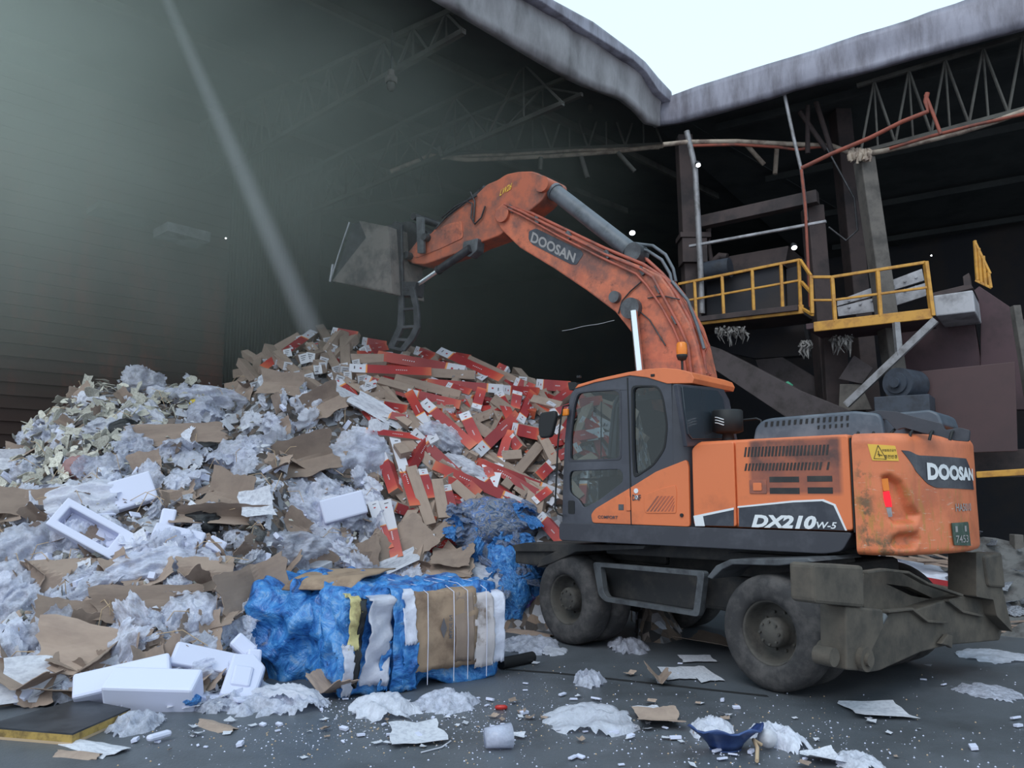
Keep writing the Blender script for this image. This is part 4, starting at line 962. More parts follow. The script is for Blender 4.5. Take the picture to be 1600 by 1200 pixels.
# hopper walls, maroon panels
slab([(1380, 640), (1408, 520), (1460, 496), (1520, 487), (1532, 560), (1532, 640)], 1.25, .3, 'steel_bin_wall', M['maroon'], 'maroon steel bin wall below the pale ledge', 'panel')
slab([(1520, 455), (1530, 447), (1582, 482), (1600, 500), (1620, 640), (1532, 640), (1532, 500)], 1.22, .3, 'steel_bin_wall', M['maroon'], 'maroon bin wall with a vertical seam at the right edge', 'panel')
for x0, y0, x1, y1 in ((1556, 480, 1560, 600),): pass
beam((1586, 478), (1612, 640), .12, .12, M['conc'], 'pale upright at the far right edge', fn=lambda p_, q_: RP(p_, q_, .3))
slab([(1438, 580), (1586, 565), (1590, 705), (1440, 710)], -.2, .08, 'flat_panel', M['brownpanel'], 'large flat brown panel behind the excavator tail', 'panel')
slab([(1400, 708), (1640, 700), (1640, 745), (1400, 748)], .6, .3, 'steel_bin_wall', M['rustcol'], 'dark lower bin wall under the flat brown panel', 'panel')
beam((1526, 742), (1640, 735), .14, .10, M['yellow'], 'dull yellow beam behind the excavator tail', fn=lambda p_, q_: RP(p_, q_, -.1))
beam((1588, 835), (1590, 885), .14, .14, M['conc'], 'pale grey post standing by the scrap heap', 'short_post', 'post', fn=lambda p_, q_: RP(p_, q_, -.3))
for k, (px, py, w_) in enumerate(((1546, 700, 8), (1560, 701, 10), (1580, 700, 12))):
    pass
# galvanised brace under platform
obj1(MB().bar(RP(1462, 500, -.6), RP(1322, 633, -.6), .11, .11), 'diagonal_strut', M['galv'], 'long galvanised strut running down from the platform corner', 'strut')
obj1(MB().bar(RP(1400, 504, -.6), RP(1405, 556, -.6), .09, .09), 'upright_strut', M['galv'], 'short galvanised strut hanging from the platform edge', 'strut')
# conveyors and chutes under the platform
slab([(1102, 538), (1125, 545), (1250, 610), (1330, 642), (1240, 660), (1108, 572)], .0, .5, 'conveyor_belt', M['belt'], 'dusty brown conveyor descending behind the cab', 'conveyor')
slab([(1180, 562), (1222, 558), (1278, 592), (1282, 640), (1250, 624), (1190, 590)], 1.1, .2, 'chute_plate', M['belt'], 'grey brown chute plate above the conveyor', 'plate')
slab([(1105, 520), (1255, 502), (1262, 555), (1180, 560), (1110, 545)], 1.4, .3, 'chute_box', M['darkwall'], 'dark chute box hung below the left railing', 'chute')
col((1296, 520), (1300, 600), .55, M['rustcol'], 'wide brown column below the platform', lambda a_, b_: RP(a_, b_, .9))
slab([(1334, 555), (1364, 575), (1347, 600), (1310, 592)], .2, .06, 'bent_plate', M['belt'], 'tilted grey plate wedged beside the column', 'plate')
slab([(1312, 600), (1345, 600), (1362, 640), (1310, 642)], .25, .06, 'bent_plate', M['conc'], 'pale crumpled plate below the tilted plate', 'plate')
mc_, ma_ = RP(1412, 600, -.55), (inR*-.85+bR*-.3).normalized()
obj1(MB().cyl(mc_-ma_*.35, mc_+ma_*.2, .25, n=28).cyl(mc_+ma_*.2, mc_+ma_*.24, .17, n=24).cyl(mc_+ma_*.24, mc_+ma_*.3, .08, n=20).box(mc_-Vector((0, 0, .42)), (.8, .7, .4), MR.to_3x3()), 'electric_motor', M['navy'], 'dark round motor beside the flat brown panel', 'motor', bevel=.01)
# ragged film hanging below the platform
M['rag'] = pbr('grey_ragged_film', srgb(140, 136, 134), .6, col2=srgb(80, 76, 74), scale=9)
for px0, px1, py, lab in ((1118, 1165, 518, 'grey ragged fibres hanging below the left platform deck'), (1252, 1266, 540, 'narrow ragged fibres hanging beside the wide column'), (1300, 1330, 532, 'dark ragged fibres hanging below the right platform deck')):
    mb = MB()
    for k in range(90):
        px, y_ = R.uniform(px0, px1), py+R.uniform(-8, 2); l_ = R.uniform(4, 30)*R.random(); d = R.uniform(-.2, .2)
        p0 = RP(px, y_, d); p1 = RP(px+R.uniform(-4, 4), y_+l_, d); p2 = p0.lerp(p1, .5)+Vector((R.uniform(-.06, .06), R.uniform(-.06, .06), 0)); mb.tube([p0, p2, p1], [R.uniform(.01, .03), R.uniform(.006, .03), .004], 5)
    obj1(mb, 'hanging_fibres', M['rag'], lab, 'rags', kind='stuff')
obj1(MB().tube([RP(1224, 602, .3), RP(1231, 600, .25), RP(1238, 603, .3)], [.03, .06, .03], 6).tube([RP(1228, 604, .28), RP(1224, 610, .28)], .03, 6), 'green_rag', pbr('green_rag', srgb(70, 150, 120), .6), 'small green rag caught on the conveyor', 'rag')
# lights
def lampobj(p, r_, label, st=True):
    t = thing('work_light', label, 'light', p)
    MB().lathe([(r_*1.2, .0), (r_*1.3, .05), (r_*.6, .12), (0, .13)], (0, 0, 0), (0, .6, .8), 16).build('housing', M['claw'], t)
    MB().lathe([(0, -.03), (r_*.7, -.025), (r_, -.0), (0, .0)], (0, 0, 0), (0, .6, .8), 16).build('lens', M['lamp'], t)
lampobj(PY(1091, 258, 15.4), .045, 'small lit work light on the corner downpipe')
lampobj(RP(1241, 387, .3), .05, 'lit work light over the hopper lid')
lampobj(PY(988, 364, 22), .08, 'lit lamp hanging in the dark hall right of the boom')
lampobj(LP(353, 372, WB-.1), .02, 'tiny lit lamp at the top of the corrugated wall')
lampobj(PY(1455, 399, 20), .018, 'pinpoint lamp deep in the right bay')
# hanging siren / pendant lamp and wall-top light boxes
t = thing('pendant_lamp', 'unlit pendant lamp hanging below the left roof trusses', 'lamp', PY(611, 128, 12.5))
MB().lathe([(0, .22), (.05, .2), (.06, .1), (.1, .07), (.1, 0), (.08, -.02)], (0, 0, 0), (0, 0, 1), 20).build('housing', M['conc'], t)
MB().lathe([(.06, -.02), (.07, -.08), (.05, -.14), (0, -.15)], (0, 0, 0), (0, 0, 1), 20).build('lamp_shade', M['truss'], t)
MB().tube([(0, 0, .2), (0, 0, .9)], .012, 6).build('cord', M['claw'], t)
for k, (pts, lab, mm) in enumerate((([(155, 312), (250, 332), (245, 345), (155, 322)], 'long dim strip canopy left of the short one high on the wall', 'conc'), ([(262, 346), (330, 363), (328, 378), (262, 360)], 'short dim box canopy high on the brown wall', 'paleplate'))):
    f = [LP(x_, y_, WB-.9) for x_, y_ in pts]; b_ = [p+inL*.8 for p in f]
    obj1(MB().add(f+b_, [(0,1,2,3),(7,6,5,4),(0,4,5,1),(1,5,6,2),(2,6,7,3),(3,7,4,0)]), 'wall_canopy', M[mm], lab, 'canopy')
# wet cable with droplets behind the boom
mb = MB(); pts = [PY(878+k*8.2, 517-k*1.6+.6*math.sin(k*1.1), 14.5) for k in range(11)]
o = obj1(MB().tube(pts, .006, 6), 'beaded_wire', M['paleplate'], 'thin pale beaded wire strung left of the boom foot', 'wire')
# floor joint and drain lines
g_ = [G(*p) for p in ((786, 1046), (870, 1052), (1000, 1066), (1200, 1088))]
mb = MB()
for i in range(len(g_)-1): a_, b_ = g_[i].copy(), g_[i+1].copy(); a_.z = b_.z = -.001; mb.bar(a_, b_, .05, .012) if abs((b_-a_).x) < 0 else mb.add([a_+Vector((0, -.035, .004)), b_+Vector((0, -.035, .004)), b_+Vector((0, .035, .004)), a_+Vector((0, .035, .004))], [(0, 1, 2, 3)])
struct(mb, 'trim_4', M['joint'])
# ================================================================ RUBBISH PILE
TB_BASE = [(-400, 1150), (0, 1112), (100, 1100), (200, 1105), (300, 1105), (400, 1085), (470, 1030), (560, 1010), (660, 1000), (760, 985), (830, 985), (870, 988), (920, 975), (980, 950), (1060, 930)]
TB_TOP = [(-400, 760), (-100, 735), (0, 704), (60, 655), (130, 602), (200, 592), (290, 597), (370, 604), (395, 565), (440, 535), (490, 522), (560, 532), (620, 552), (700, 560), (760, 575), (830, 605), (900, 612), (980, 625), (1060, 660)]
TB_YR = [(-400, 11.5), (0, 12.6), (100, 13.4), (200, 14.2), (300, 14.6), (400, 15.0), (500, 15.2), (600, 15.0), (700, 14.6), (800, 14.2), (900, 14.0), (1060, 13.5)]
def tab(T, x):
    if x <= T[0][0]: return T[0][1]
    for i in range(len(T)-1):
        if x <= T[i+1][0]:
            t_ = (x-T[i][0])/(T[i+1][0]-T[i][0]); return T[i][1]+(T[i+1][1]-T[i][1])*t_
    return T[-1][1]
PROF = {}
for k in range(-40, 108):
    px = k*10; yb = G(px, tab(TB_BASE, px)).y; yr = tab(TB_YR, px); p = PY(px, tab(TB_TOP, px), yr); PROF[k] = (yb, yr, p.z)
def H(x, y):
    if y < 3: return 0
    px = 800+F_PX*x/(y*cP); u = px/10; k = max(-40, min(106, math.floor(u))); t_ = max(0, min(1, u-k))
    a_, b_ = PROF[k], PROF[k+1]; yb, yr, zr = [a_[i]+(b_[i]-a_[i])*t_ for i in range(3)]
    if px > 1000: zr *= max(0, 1-(px-1000)/60)
    s = (y-yb)/(yr-yb)
    if s <= 0: z = 0
    elif s <= 1: z = zr*(1-(1-s)**1.35)*.985+ .0
    else: z = zr*max(0, 1-((y-yr)/3.2)**2)
    if z > 0: z += min(1, z*2)*(.16*noise.noise(Vector((x*.9, y*.9, 3)))+.07*noise.noise(Vector((x*2.7, y*2.7, 7))))*min(1, max(0.2, (1-s)*4 if s < 1 else .2))
    return max(0, z)
def NRM(x, y):
    e = .15; return Vector((H(x-e, y)-H(x+e, y), H(x, y-e)-H(x, y+e), 2*e)).normalized()
def S(px, py):      # the place on the heap's surface (or the floor) seen at a pixel
    d = ray(px, py); t_ = 4.0
    while t_ < 19:
        p = O+d*t_
        if p.z <= H(p.x, p.y)+.0: break
        t_ += .05
    else: return None
    lo, hi = t_-.05, t_
    for _ in range(8):
        m_ = (lo+hi)/2; p = O+d*m_
        if p.z <= H(p.x, p.y): hi = m_
        else: lo = m_
    return O+d*hi
def S2(px, py):
    for k in range(14):
        p = S(px, py+k*4)
        if p: return p
    return None
# mound
def rubbish(t, co, base):
    v = nd(t, 'ShaderNodeTexVoronoi', {'Vector': co, 'Scale': 9}); s_ = nd(t, 'ShaderNodeSeparateColor', {0: v.outputs['Color']})
    return ramp(t, s_.outputs[0], [(0, srgb(48, 46, 48)), (.3, srgb(96, 84, 78)), (.5, srgb(126, 108, 96)), (.62, srgb(150, 150, 158)), (.8, srgb(70, 66, 66)), (1, srgb(190, 192, 204))])
M['mound'] = pbr('mixed_compacted_rubbish', (.2, .2, .2), .85, col2=(.1, .1, .1), extra=rubbish, bump=.8, bscale=14)
mb = MB(); vs = []; fs = []
X0, X1, Y0, Y1, ST = -11, 3.6, 4.6, 19, .13; nx, ny = int((X1-X0)/ST), int((Y1-Y0)/ST)
for j in range(ny+1):
    for i in range(nx+1):
        x, y = X0+i*ST, Y0+j*ST; z = H(x, y); vs.append((x+R.uniform(-.03, .03), y+R.uniform(-.03, .03), (z+R.uniform(-.05, .04) if z > .02 else -.03)-.06))
for j in range(ny):
    for i in range(nx): a_ = j*(nx+1)+i; fs.append((a_, a_+1, a_+nx+2, a_+nx+1))
o = mb.add(vs, fs).build('rubbish_mound', M['mound']); tag(o, 'compacted grey mixed waste showing between the pieces of the pile', 'waste heap', kind='stuff')
# ---------------- materials of the waste
M['kraft'] = pbr('kraft_cardboard', srgb(154, 134, 122), .85, col2=srgb(140, 121, 111), scale=1.2, rnd=.2)
M['kraft_in'] = pbr('kraft_cardboard_edge', srgb(186, 160, 132), .9)
M['foam'] = pbr('white_foam', srgb(206, 208, 230), .7, rnd=.05)
M['paper'] = pbr('white_paper_sheet', srgb(204, 204, 214), .7, col2=srgb(176, 176, 188), scale=5, rnd=.12)
M['rubble'] = pbr('pale_board_chips', srgb(200, 196, 186), .8, col2=srgb(156, 150, 140), scale=4, rnd=.25)
M['greyscrap'] = pbr('dull_grey_scrap', srgb(110, 108, 108), .8, col2=srgb(70, 66, 66), scale=4, rnd=.3)
M['blackbag'] = pbr('black_plastic', srgb(30, 30, 34), .4, bump=.5, bscale=12)
def film(name, c1, op, rough=.28):
    m, t, out = nt(name); co = objco(t)
    bs = nd(t, 'ShaderNodeBsdfPrincipled'); bs.inputs['Roughness'].default_value = rough
    oi = nd(t, 'ShaderNodeObjectInfo').outputs['Random']
    k = math_(t, 'ADD', math_(t, 'MULTIPLY', oi, .3), .78)
    t.links.new(mix(t, 1.0, c1, nd(t, 'ShaderNodeCombineColor', {0: k, 1: k, 2: k}).outputs[0], 'MULTIPLY'), bs.inputs[0])
    b = nd(t, 'ShaderNodeBump', {'Strength': .35, 'Height': noise_(t, co, 3.5, 4, .5, 2.2), 'Distance': .05}); t.links.new(b.outputs[0], bs.inputs['Normal'])
    tr = nd(t, 'ShaderNodeBsdfTransparent', {0: (.93, .95, .98, 1)}); tl = nd(t, 'ShaderNodeBsdfTranslucent', {0: c4(c1)})
    a_ = nd(t, 'ShaderNodeMixShader', {0: .25, 1: bs.outputs[0], 2: tl.outputs[0]})
    f = ramp(t, noise_(t, co, 5, 5, .7), [(.35, op-.2), (.6, min(1, op+.2))])
    x = nd(t, 'ShaderNodeMixShader', {0: f, 1: tr.outputs[0], 2: a_.outputs[0]}); t.links.new(x.outputs[0], out.inputs[0]); return m
M['film'] = film('clear_grey_plastic_film', srgb(216, 218, 236), .70, .2)
M['filmw'] = film('milky_plastic_film', srgb(232, 233, 248), 1.0, .3)
def bluefilm(name, stops, sc_=5):
    m, t, out = nt(name); co = objco(t); bs = nd(t, 'ShaderNodeBsdfPrincipled'); bs.inputs['Roughness'].default_value = .3
    n = noise_(t, co, sc_, 6, .65, 1.2); t.links.new(ramp(t, n, stops), bs.inputs[0])
    b = nd(t, 'ShaderNodeBump', {'Strength': .5, 'Height': noise_(t, co, 4, 5, .55, 2.5), 'Distance': .08}); t.links.new(b.outputs[0], bs.inputs['Normal'])
    t.links.new(bs.outputs[0], out.inputs[0]); return m
M['blue'] = bluefilm('blue_plastic_film', [(.3, srgb(22, 44, 84)), (.42, srgb(40, 100, 172)), (.56, srgb(70, 138, 204)), (.66, srgb(120, 160, 206)), (.76, srgb(120, 110, 120))])
M['bluemix'] = bluefilm('blue_black_plastic_film', [(.3, srgb(40, 40, 46)), (.42, srgb(70, 92, 128)), (.5, srgb(140, 140, 146)), (.58, srgb(54, 100, 166)), (.68, srgb(196, 200, 210)), (.78, srgb(90, 80, 76))], 4)
# carton print: red side with orange fade and a white end carrying a small dark mark, plain kraft on the other sides
def cartonmat(nm='red_printed_carton', th=.6):
    m, t, out = nt(nm); co = objco(t); sp = nd(t, 'ShaderNodeSeparateXYZ', {0: co})
    bs = nd(t, 'ShaderNodeBsdfPrincipled'); bs.inputs['Roughness'].default_value = .45
    x = sp.outputs[0]
    r_ = ramp(t, math_(t, 'ADD', math_(t, 'MULTIPLY', x, .5), .5), [(0, srgb(206, 104, 72)), (.12, srgb(184, 62, 54)), (.55, srgb(150, 42, 48)), (1, srgb(166, 52, 54))])
    w = math_(t, 'MULTIPLY', math_(t, 'SUBTRACT', x, th), 90, True); y_ = math_(t, 'MULTIPLY', math_(t, 'SUBTRACT', x, th-.04), 60, True)
    c = mix(t, y_, r_, srgb(232, 150, 80)); c = mix(t, w, c, srgb(206, 204, 214)); c = mix(t, 1.0, c, nd(t, 'ShaderNodeCombineColor', {i_: math_(t, 'ADD', math_(t, 'MULTIPLY', nd(t, 'ShaderNodeObjectInfo').outputs['Random'], .3), .75) for i_ in range(3)}).outputs[0], 'MULTIPLY'); t.links.new(c, bs.inputs[0]); t.links.new(bs.outputs[0], out.inputs[0]); return m
M['carton'] = cartonmat(); M['cartonw'] = cartonmat('white_half_carton', -.05)
M['label'] = pbr('white_printed_label', srgb(218, 218, 226), .6)
M['ink'] = pbr('grey_ink', srgb(96, 92, 98), .7)
M['redink'] = pbr('red_ink', srgb(170, 50, 56), .6)
# carton mesh is 2 units long (x -1..1), 1 unit square in section: scaled per copy
def carton_mesh(kind):
    mb = MB(); h = .5
    v = [(-1,-h,-h),(1,-h,-h),(1,h,-h),(-1,h,-h),(-1,-h,h),(1,-h,h),(1,h,h),(-1,h,h)]
    top = 1 if kind != 'kraft' else 0
    mb.add(v, [(0,3,2,1)], 0).add(v, [(4,5,6,7)], top).add(v, [(0,1,5,4)], 0 if kind == 'red' else top).add(v, [(2,3,7,6)], 0)
    if kind == 'open':
        t_ = .44; w = [(-1,-t_,-t_),(1,-t_,-t_),(1,t_,-t_),(-1,t_,-t_),(-1,-t_,t_),(1,-t_,t_),(1,t_,t_),(-1,t_,t_)]
        mb.add(w, [(0,1,2,3),(7,6,5,4),(4,5,1,0),(6,7,3,2)], 0).add([(1.0,-h,-h),(1.07,-h*1.3,-h),(1.07,-h*1.3,h),(1,-h,h)], [(0,1,2,3)], 2).add([(1,h,-h),(1.04,h*1.4,-h),(1.04,h*1.4,h),(1,h,h)], [(0,1,2,3)], 2).add([(-.9,-t_,-t_),(-.9,t_,-t_),(-.9,t_,t_),(-.9,-t_,t_)], [(0,1,2,3)], 0)
    else:
        mb.add(v, [(1,2,6,5)], 2).add(v, [(3,0,4,7)], 0)
    if kind != 'kraft':     # small printed marks on the side and the end
        z = h+.012
        for (x0, x1, y0, y1, mi) in ((.70, .75, -.09, .09, 4), (.86, .89, -.24, .1, 3)):
            mb.add([(x0,y0,z),(x1,y0,z),(x1,y1,z),(x0,y1,z)], [(0,1,2,3)], mi)
        for k in range(6): x0 = -.4+k*.05; mb.add([(x0,-.05,z),(x0+.022,-.05,z),(x0+.022,.05,z),(x0,.05,z)], [(0,1,2,3)], 2)
    for k in range(3): zz = .25-k*.2; mb.add([(1.004,-.3,zz),(1.004,.25-k*.1,zz),(1.004,.25-k*.1,zz+.07),(1.004,-.3,zz+.07)], [(0,1,2,3)], 3)
    o = mb.build('carton_mesh', [M['kraft'], M['carton'], M['label'], M['ink'], M['redink']]); me = o.data; bpy.data.objects.remove(o); return me
CM = {k: carton_mesh(k) for k in ('red', 'two', 'kraft', 'open')}
CM['half'] = CM['two'].copy(); CM['half'].materials[1] = M['cartonw']
def basis(x, z):      # rotation with x along x and z close to z
    x = x.normalized(); y = z.cross(x).normalized(); z = x.cross(y); m = Matrix.Identity(3); m.col[0], m.col[1], m.col[2] = x, y, z; return m
def mk(name, me, loc, rot3, scale, label, cat, group=None):
    o = bpy.data.objects.new(name, me); link(o)
    o.matrix_world = Matrix.Translation(loc)@rot3.to_4x4()@Matrix.Diagonal((*scale, 1)); return tag(o, label, cat, group)
def carton(c0, c1, kind, w=.155, label=None, group=None, roll=0, lift=.5):
    a_, b_ = S2(*c0), S2(*c1)
    if not a_ or not b_: return None
    L = (b_-a_).length
    if L > 2.4: m_ = (a_+b_)/2; a_ = m_+(a_-m_)*2.2/L; b_ = m_+(b_-m_)*2.2/L; L = 2.2
    c = (a_+b_)/2; n = NRM(c.x, c.y); toc = (O-c).normalized(); z = (n*.5+toc).normalized()
    xx = (a_-b_)
    rot = basis(xx, Matrix.Rotation(roll, 3, xx.normalized())@z)
    return mk('carton', CM[kind], c+n*w*lift, rot, (L/2, w, w), label, 'carton', group)
def C4(x, y): return (360+x/2.667, 480+y/2.667)
ZONE_C = [((480, 380, 560, 660), 'in the white ended heap at the left peak of the pile')]
def gname(kind, px, py):
    ty = {'half': 'white ended red carton', 'red': 'red printed carton', 'two': 'red carton printed on two sides', 'kraft': 'plain brown carton', 'open': 'open ended red carton'}[kind]
    if px < 590 and py < 640: zn = 'on the left peak of the pile'
    elif px > 850: zn = 'behind the excavator cab windows'
    elif py < 640: zn = 'along the crest under the boom'
    elif px > 740: zn = 'in the tangle left of the cab mirror'
    else: zn = 'on the slope below the crest'
    return f'long {ty} {zn}', f'{ty}s {zn}'
R8 = [  # (x0,y0) = white end, (x1,y1) = other end, in crop units; kind; label when it can be singled out
 (350,130,140,285,'red','long red carton with a white end jutting up at the left peak'), (110,180,300,85,'kraft','brown carton with a white label end at the far left of the peak'),
 (545,160,645,145,'two','upper of two short red cartons with white ends left of the jaw tip'), (550,200,640,185,'two','lower of two short red cartons with white ends left of the jaw tip'),
 (430,115,535,80,'two','short red carton lying on top of the left peak'), (478,285,470,120,'kraft','brown carton standing upright in the left peak'),
 (500,240,730,240,'kraft','brown carton lying level below the short red pair'), (490,285,830,300,'two','large red carton with crumpled white end lying level under the jaw tip'),
 (1020,300,830,290,'kraft','brown carton continuing right of the crumpled white end carton'), (980,292,620,228,'two','long red carton slanting along the crest behind the crumpled one'),
 (870,200,1130,330,'two','red carton with a white band slanting down the crest'), (990,195,1230,350,'kraft','long brown carton slanting down right of the white banded one'),
 (1150,270,1110,220,'red','short orange red carton end sticking up on the crest'), (1130,360,1280,370,'two',None), (1280,325,1420,335,'two','red carton with white end lying level beside the cab front'),
 (690,315,960,385,'kraft','dark brown carton below the crest, lying under the red ones'), (1135,360,820,335,'two',None), (740,375,960,425,'two','red carton ending in orange, sliding down to the right of centre'),
 (620,330,760,370,'kraft',None), (1020,450,1045,365,'two','short red carton standing on its white end under the crest'), (860,590,750,380,'half','steep red carton with white lower end at the middle of the slope'),
 (800,420,1010,610,'open','opened brown and red carton slanting in the middle of the slope'), (760,535,1035,795,'red','very long carton with red edge slanting to the lower right'),
 (690,540,1010,825,'kraft','long brown carton just under the very long red edged one'), (680,570,765,855,'half','steep red carton with long white upper end above the twin white ones'),
 (585,835,650,1030,'half','left one of the twin cartons with white upper ends'), (640,832,690,1070,'half','right one of the twin cartons with white upper ends'),
 (1020,630,1190,470,'two','red carton with white lower end leaning right in the tangle'), (1120,380,1170,490,'two',None), (1190,380,1180,450,'two',None), (1195,500,1250,375,'two',None),
 (970,470,1035,605,'open','orange red carton leaning upright in the middle of the tangle'), (1090,785,1165,535,'half','wide red carton with large white lower end in the tangle'),
 (1285,595,1140,770,'kraft','brown carton leaning right beside the wide white ended one'), (1510,545,1280,580,'two','bright red carton lying level behind the cab mirror'), (1130,640,1210,635,'kraft',None),
 (1180,520,1290,545,'red','white sided carton lying across the tangle near the mirror'), (1240,790,1195,755,'kraft',None), (1250,860,1275,740,'kraft','brown carton upright left of the cab door'), (1290,880,1310,770,'kraft',None),
 (1280,835,1345,785,'red',None), (1290,885,1385,990,'two','red carton sliding down to the cab floor edge'), (840,985,1040,815,'kraft','brown carton with pale end at the foot of the carton slope'),
 (790,700,830,820,'red','carton showing a white face with red mark in the lower slope'), (885,765,920,895,'red','pale carton with red emblem lying beside the brown one'), (750,690,830,930,'kraft',None), (850,740,880,900,'kraft',None),
 (1260,410,1380,440,'kraft',None), (1330,440,1420,370,'two',None), (1330,470,1440,430,'two',None), (1340,670,1285,725,'two',None), (1060,670,1080,725,'red',None), (1170,560,1210,610,'red',None),
 (1100,400,1180,460,'kraft',None), (620,420,740,440,'red',None), (900,350,1000,380,'two',None), (1180,330,1260,360,'two',None), (1350,520,1440,600,'red',None), (1440,600,1330,650,'two',None), (1390,700,1500,640,'kraft',None),
 (1450,480,1520,520,'two',None), (1530,540,1400,560,'two',None), (1420,420,1540,400,'two',None), (1300,560,1360,680,'kraft',None), (640,640,690,790,'two',None), (700,600,730,640,'kraft',None),
 (560,270,640,262,'kraft',None), (780,190,860,230,'red',None), (790,215,850,240,'two',None), (920,195,1000,220,'red',None), (650,240,720,252,'two',None), (1000,500,1090,560,'kraft',None), (1060,590,1000,640,'kraft',None)]
for x0, y0, x1, y1, k_, lb in R8:
    p0, p1 = C4(x0, y0), C4(x1, y1)
    if lb: carton(p0, p1, k_, R.uniform(.15, .19), lb, roll=R.uniform(-.35, .35))
    else: l_, g = gname(k_, (p0[0]+p1[0])/2, (p0[1]+p1[1])/2); carton(p0, p1, k_, R.uniform(.14, .17), l_, g, roll=R.uniform(-.5, .5))
ENDS = [(345,100),(290,135),(400,135),(425,165),(350,205),(385,215),(440,210),(435,250),(370,240),(325,290),(480,225),(515,235),(800,215),(835,205),(1205,285),(1240,298),(1300,385),(850,970),(440,295),(120,215),(60,290),(90,255),(75,315),(240,190),(260,270),(300,215),(200,230),(150,300),(210,320),(400,185),(380,260),(470,250),(560,330),(540,290),(230,240),(110,300),(500,280)]
for x, y in ENDS:
    p = S2(*C4(x, y+6))
    if not p: continue
    dr = (p-O).normalized(); dr = (dr+Vector((R.uniform(-.5, .5), R.uniform(-.2, .2), R.uniform(-.05, .45)))).normalized()
    w = R.uniform(.13, .17); L = R.uniform(.4, .6)
    mk('carton', CM['kraft'], p+dr*L*.7+NRM(p.x, p.y)*.03, basis(-dr, Vector((R.uniform(-.4, .4), 0, 1))), (L, w, w), 'carton seen end on, showing a square white labelled end, in the upper heap', 'carton', 'cartons seen end on in the upper heap')
# random filler cartons
def inpoly(x, y, poly):
    c = False
    for i in range(len(poly)):
        (x0, y0), (x1, y1) = poly[i-1], poly[i]
        if (y0 > y) != (y1 > y) and x < (x1-x0)*(y-y0)/(y1-y0)+x0: c = not c
    return c
ZC = [(400, 560), (470, 525), (560, 540), (640, 560), (760, 580), (850, 612), (975, 625), (975, 760), (880, 850), (850, 830), (760, 800), (700, 860), (620, 860), (590, 690), (560, 640), (480, 610), (400, 600)]
def rnd_in(poly):
    xs = [p[0] for p in poly]; ys = [p[1] for p in poly]
    while True:
        x, y = R.uniform(min(xs), max(xs)), R.uniform(min(ys), max(ys))
        if inpoly(x, y, poly): return x, y
for i in range(105):
    x, y = rnd_in(ZC); a_ = R.choice((R.gauss(.35, .5), R.gauss(1.0, .6), R.uniform(0, PI))); L = R.uniform(36, 100)
    dx, dy = math.cos(a_)*L/1.3, math.sin(a_)*L*.7; k_ = R.choice(('red', 'two', 'kraft', 'kraft', 'kraft', 'open') if x > 600 else ('kraft', 'kraft', 'kraft', 'red'))
    if R.random() < .5: dx, dy = -dx, -dy
    l_, g = gname(k_, x, y); carton((x-dx, y-dy), (x+dx, y+dy), k_, R.uniform(.12, .155), l_, g, R.uniform(-.8, .8), lift=.1)
# ---------------- loose sheets, film, foam
def sheet_mesh(seed, nx=9, ny=9, crumple=.08, ragged=.12, fold=0, thick=.02, mats=None, ridged=False, freq=2.5, curl=0, rnd=.0, drape=0):
    rr_ = random.Random(seed); mb = MB(); vs = []; fs = []; off = Vector((seed*3.7, seed*1.3, 0))
    fa = rr_.uniform(0, PI); fd = Vector((math.cos(fa), math.sin(fa))); f0 = rr_.uniform(-.2, .2)
    for j in range(ny+1):
        for i in range(nx+1):
            u, v = i/nx*2-1, j/ny*2-1
            x, y = u*math.sqrt(1-rnd*v*v/2), v*math.sqrt(1-rnd*u*u/2)
            ex = 1+ragged*1.6*noise.noise(Vector((x*1.3, y*1.3, seed*5.1))); x *= ex; y *= ex
            if max(abs(u), abs(v)) > .95: e_ = 1+rr_.uniform(-ragged, ragged)*.35; x *= e_; y *= e_
            n_ = noise.noise(Vector((x*freq, y*freq, 0))+off); n2 = noise.noise(Vector((x*freq*2.7, y*freq*2.7, 2))+off)
            z = crumple*((1-abs(n_)*3.2) if ridged else n_*2)+crumple*.28*((1-abs(n2)*3) if ridged else n2)
            d = fd.x*x+fd.y*y-f0; z += fold*abs(d)+curl*(x*x-.3)-drape*(x*x+y*y)**1.2
            vs.append((x, y, z))
    for j in range(ny):
        for i in range(nx): a_ = j*(nx+1)+i; fs.append((a_, a_+1, a_+nx+2, a_+nx+1))
    mb.add(vs, fs, 0, ridged or crumple > .05)
    o = mb.build('m', mats); 
    if thick:
        md = o.modifiers.new('s', 'SOLIDIFY'); md.thickness = thick; md.offset = 0
        me = bpy.data.meshes.new_from_object(o.evaluated_get(bpy.context.evaluated_depsgraph_get())); bpy.data.objects.remove(o); return me
    me = o.data; bpy.data.objects.remove(o); return me
bpy.context.view_layer.update()
CB = [sheet_mesh(10+k, 12, 12, .03, .16, (.05, .35, .6, -.5, .3, .8, -.35, .5)[k], .03, [M['kraft']], freq=1.2) for k in range(8)]
FI = [sheet_mesh(30+k, 26, 26, .17, .2, 0, 0, [M['film']], ridged=True, freq=1.9, rnd=.9, drape=.35) for k in range(7)]
FW = [sheet_mesh(50+k, 24, 24, .15, .2, 0, 0, [M['filmw']], ridged=True, freq=1.5, rnd=.8, drape=.3) for k in range(5)]
PA = [sheet_mesh(70+k, 5, 5, .05, .15, (.1, .4, -.2, 0)[k], .02, [M['paper']], freq=1.1) for k in range(4)]
RU = [sheet_mesh(80+k, 3, 3, .04, .3, (.2, 0, -.3, .1, .4)[k], .08, [M['rubble']], freq=2) for k in range(5)]
GS = [sheet_mesh(90+k, 3, 3, .1, .4, .3, .08, [M['greyscrap']], freq=2) for k in range(3)]
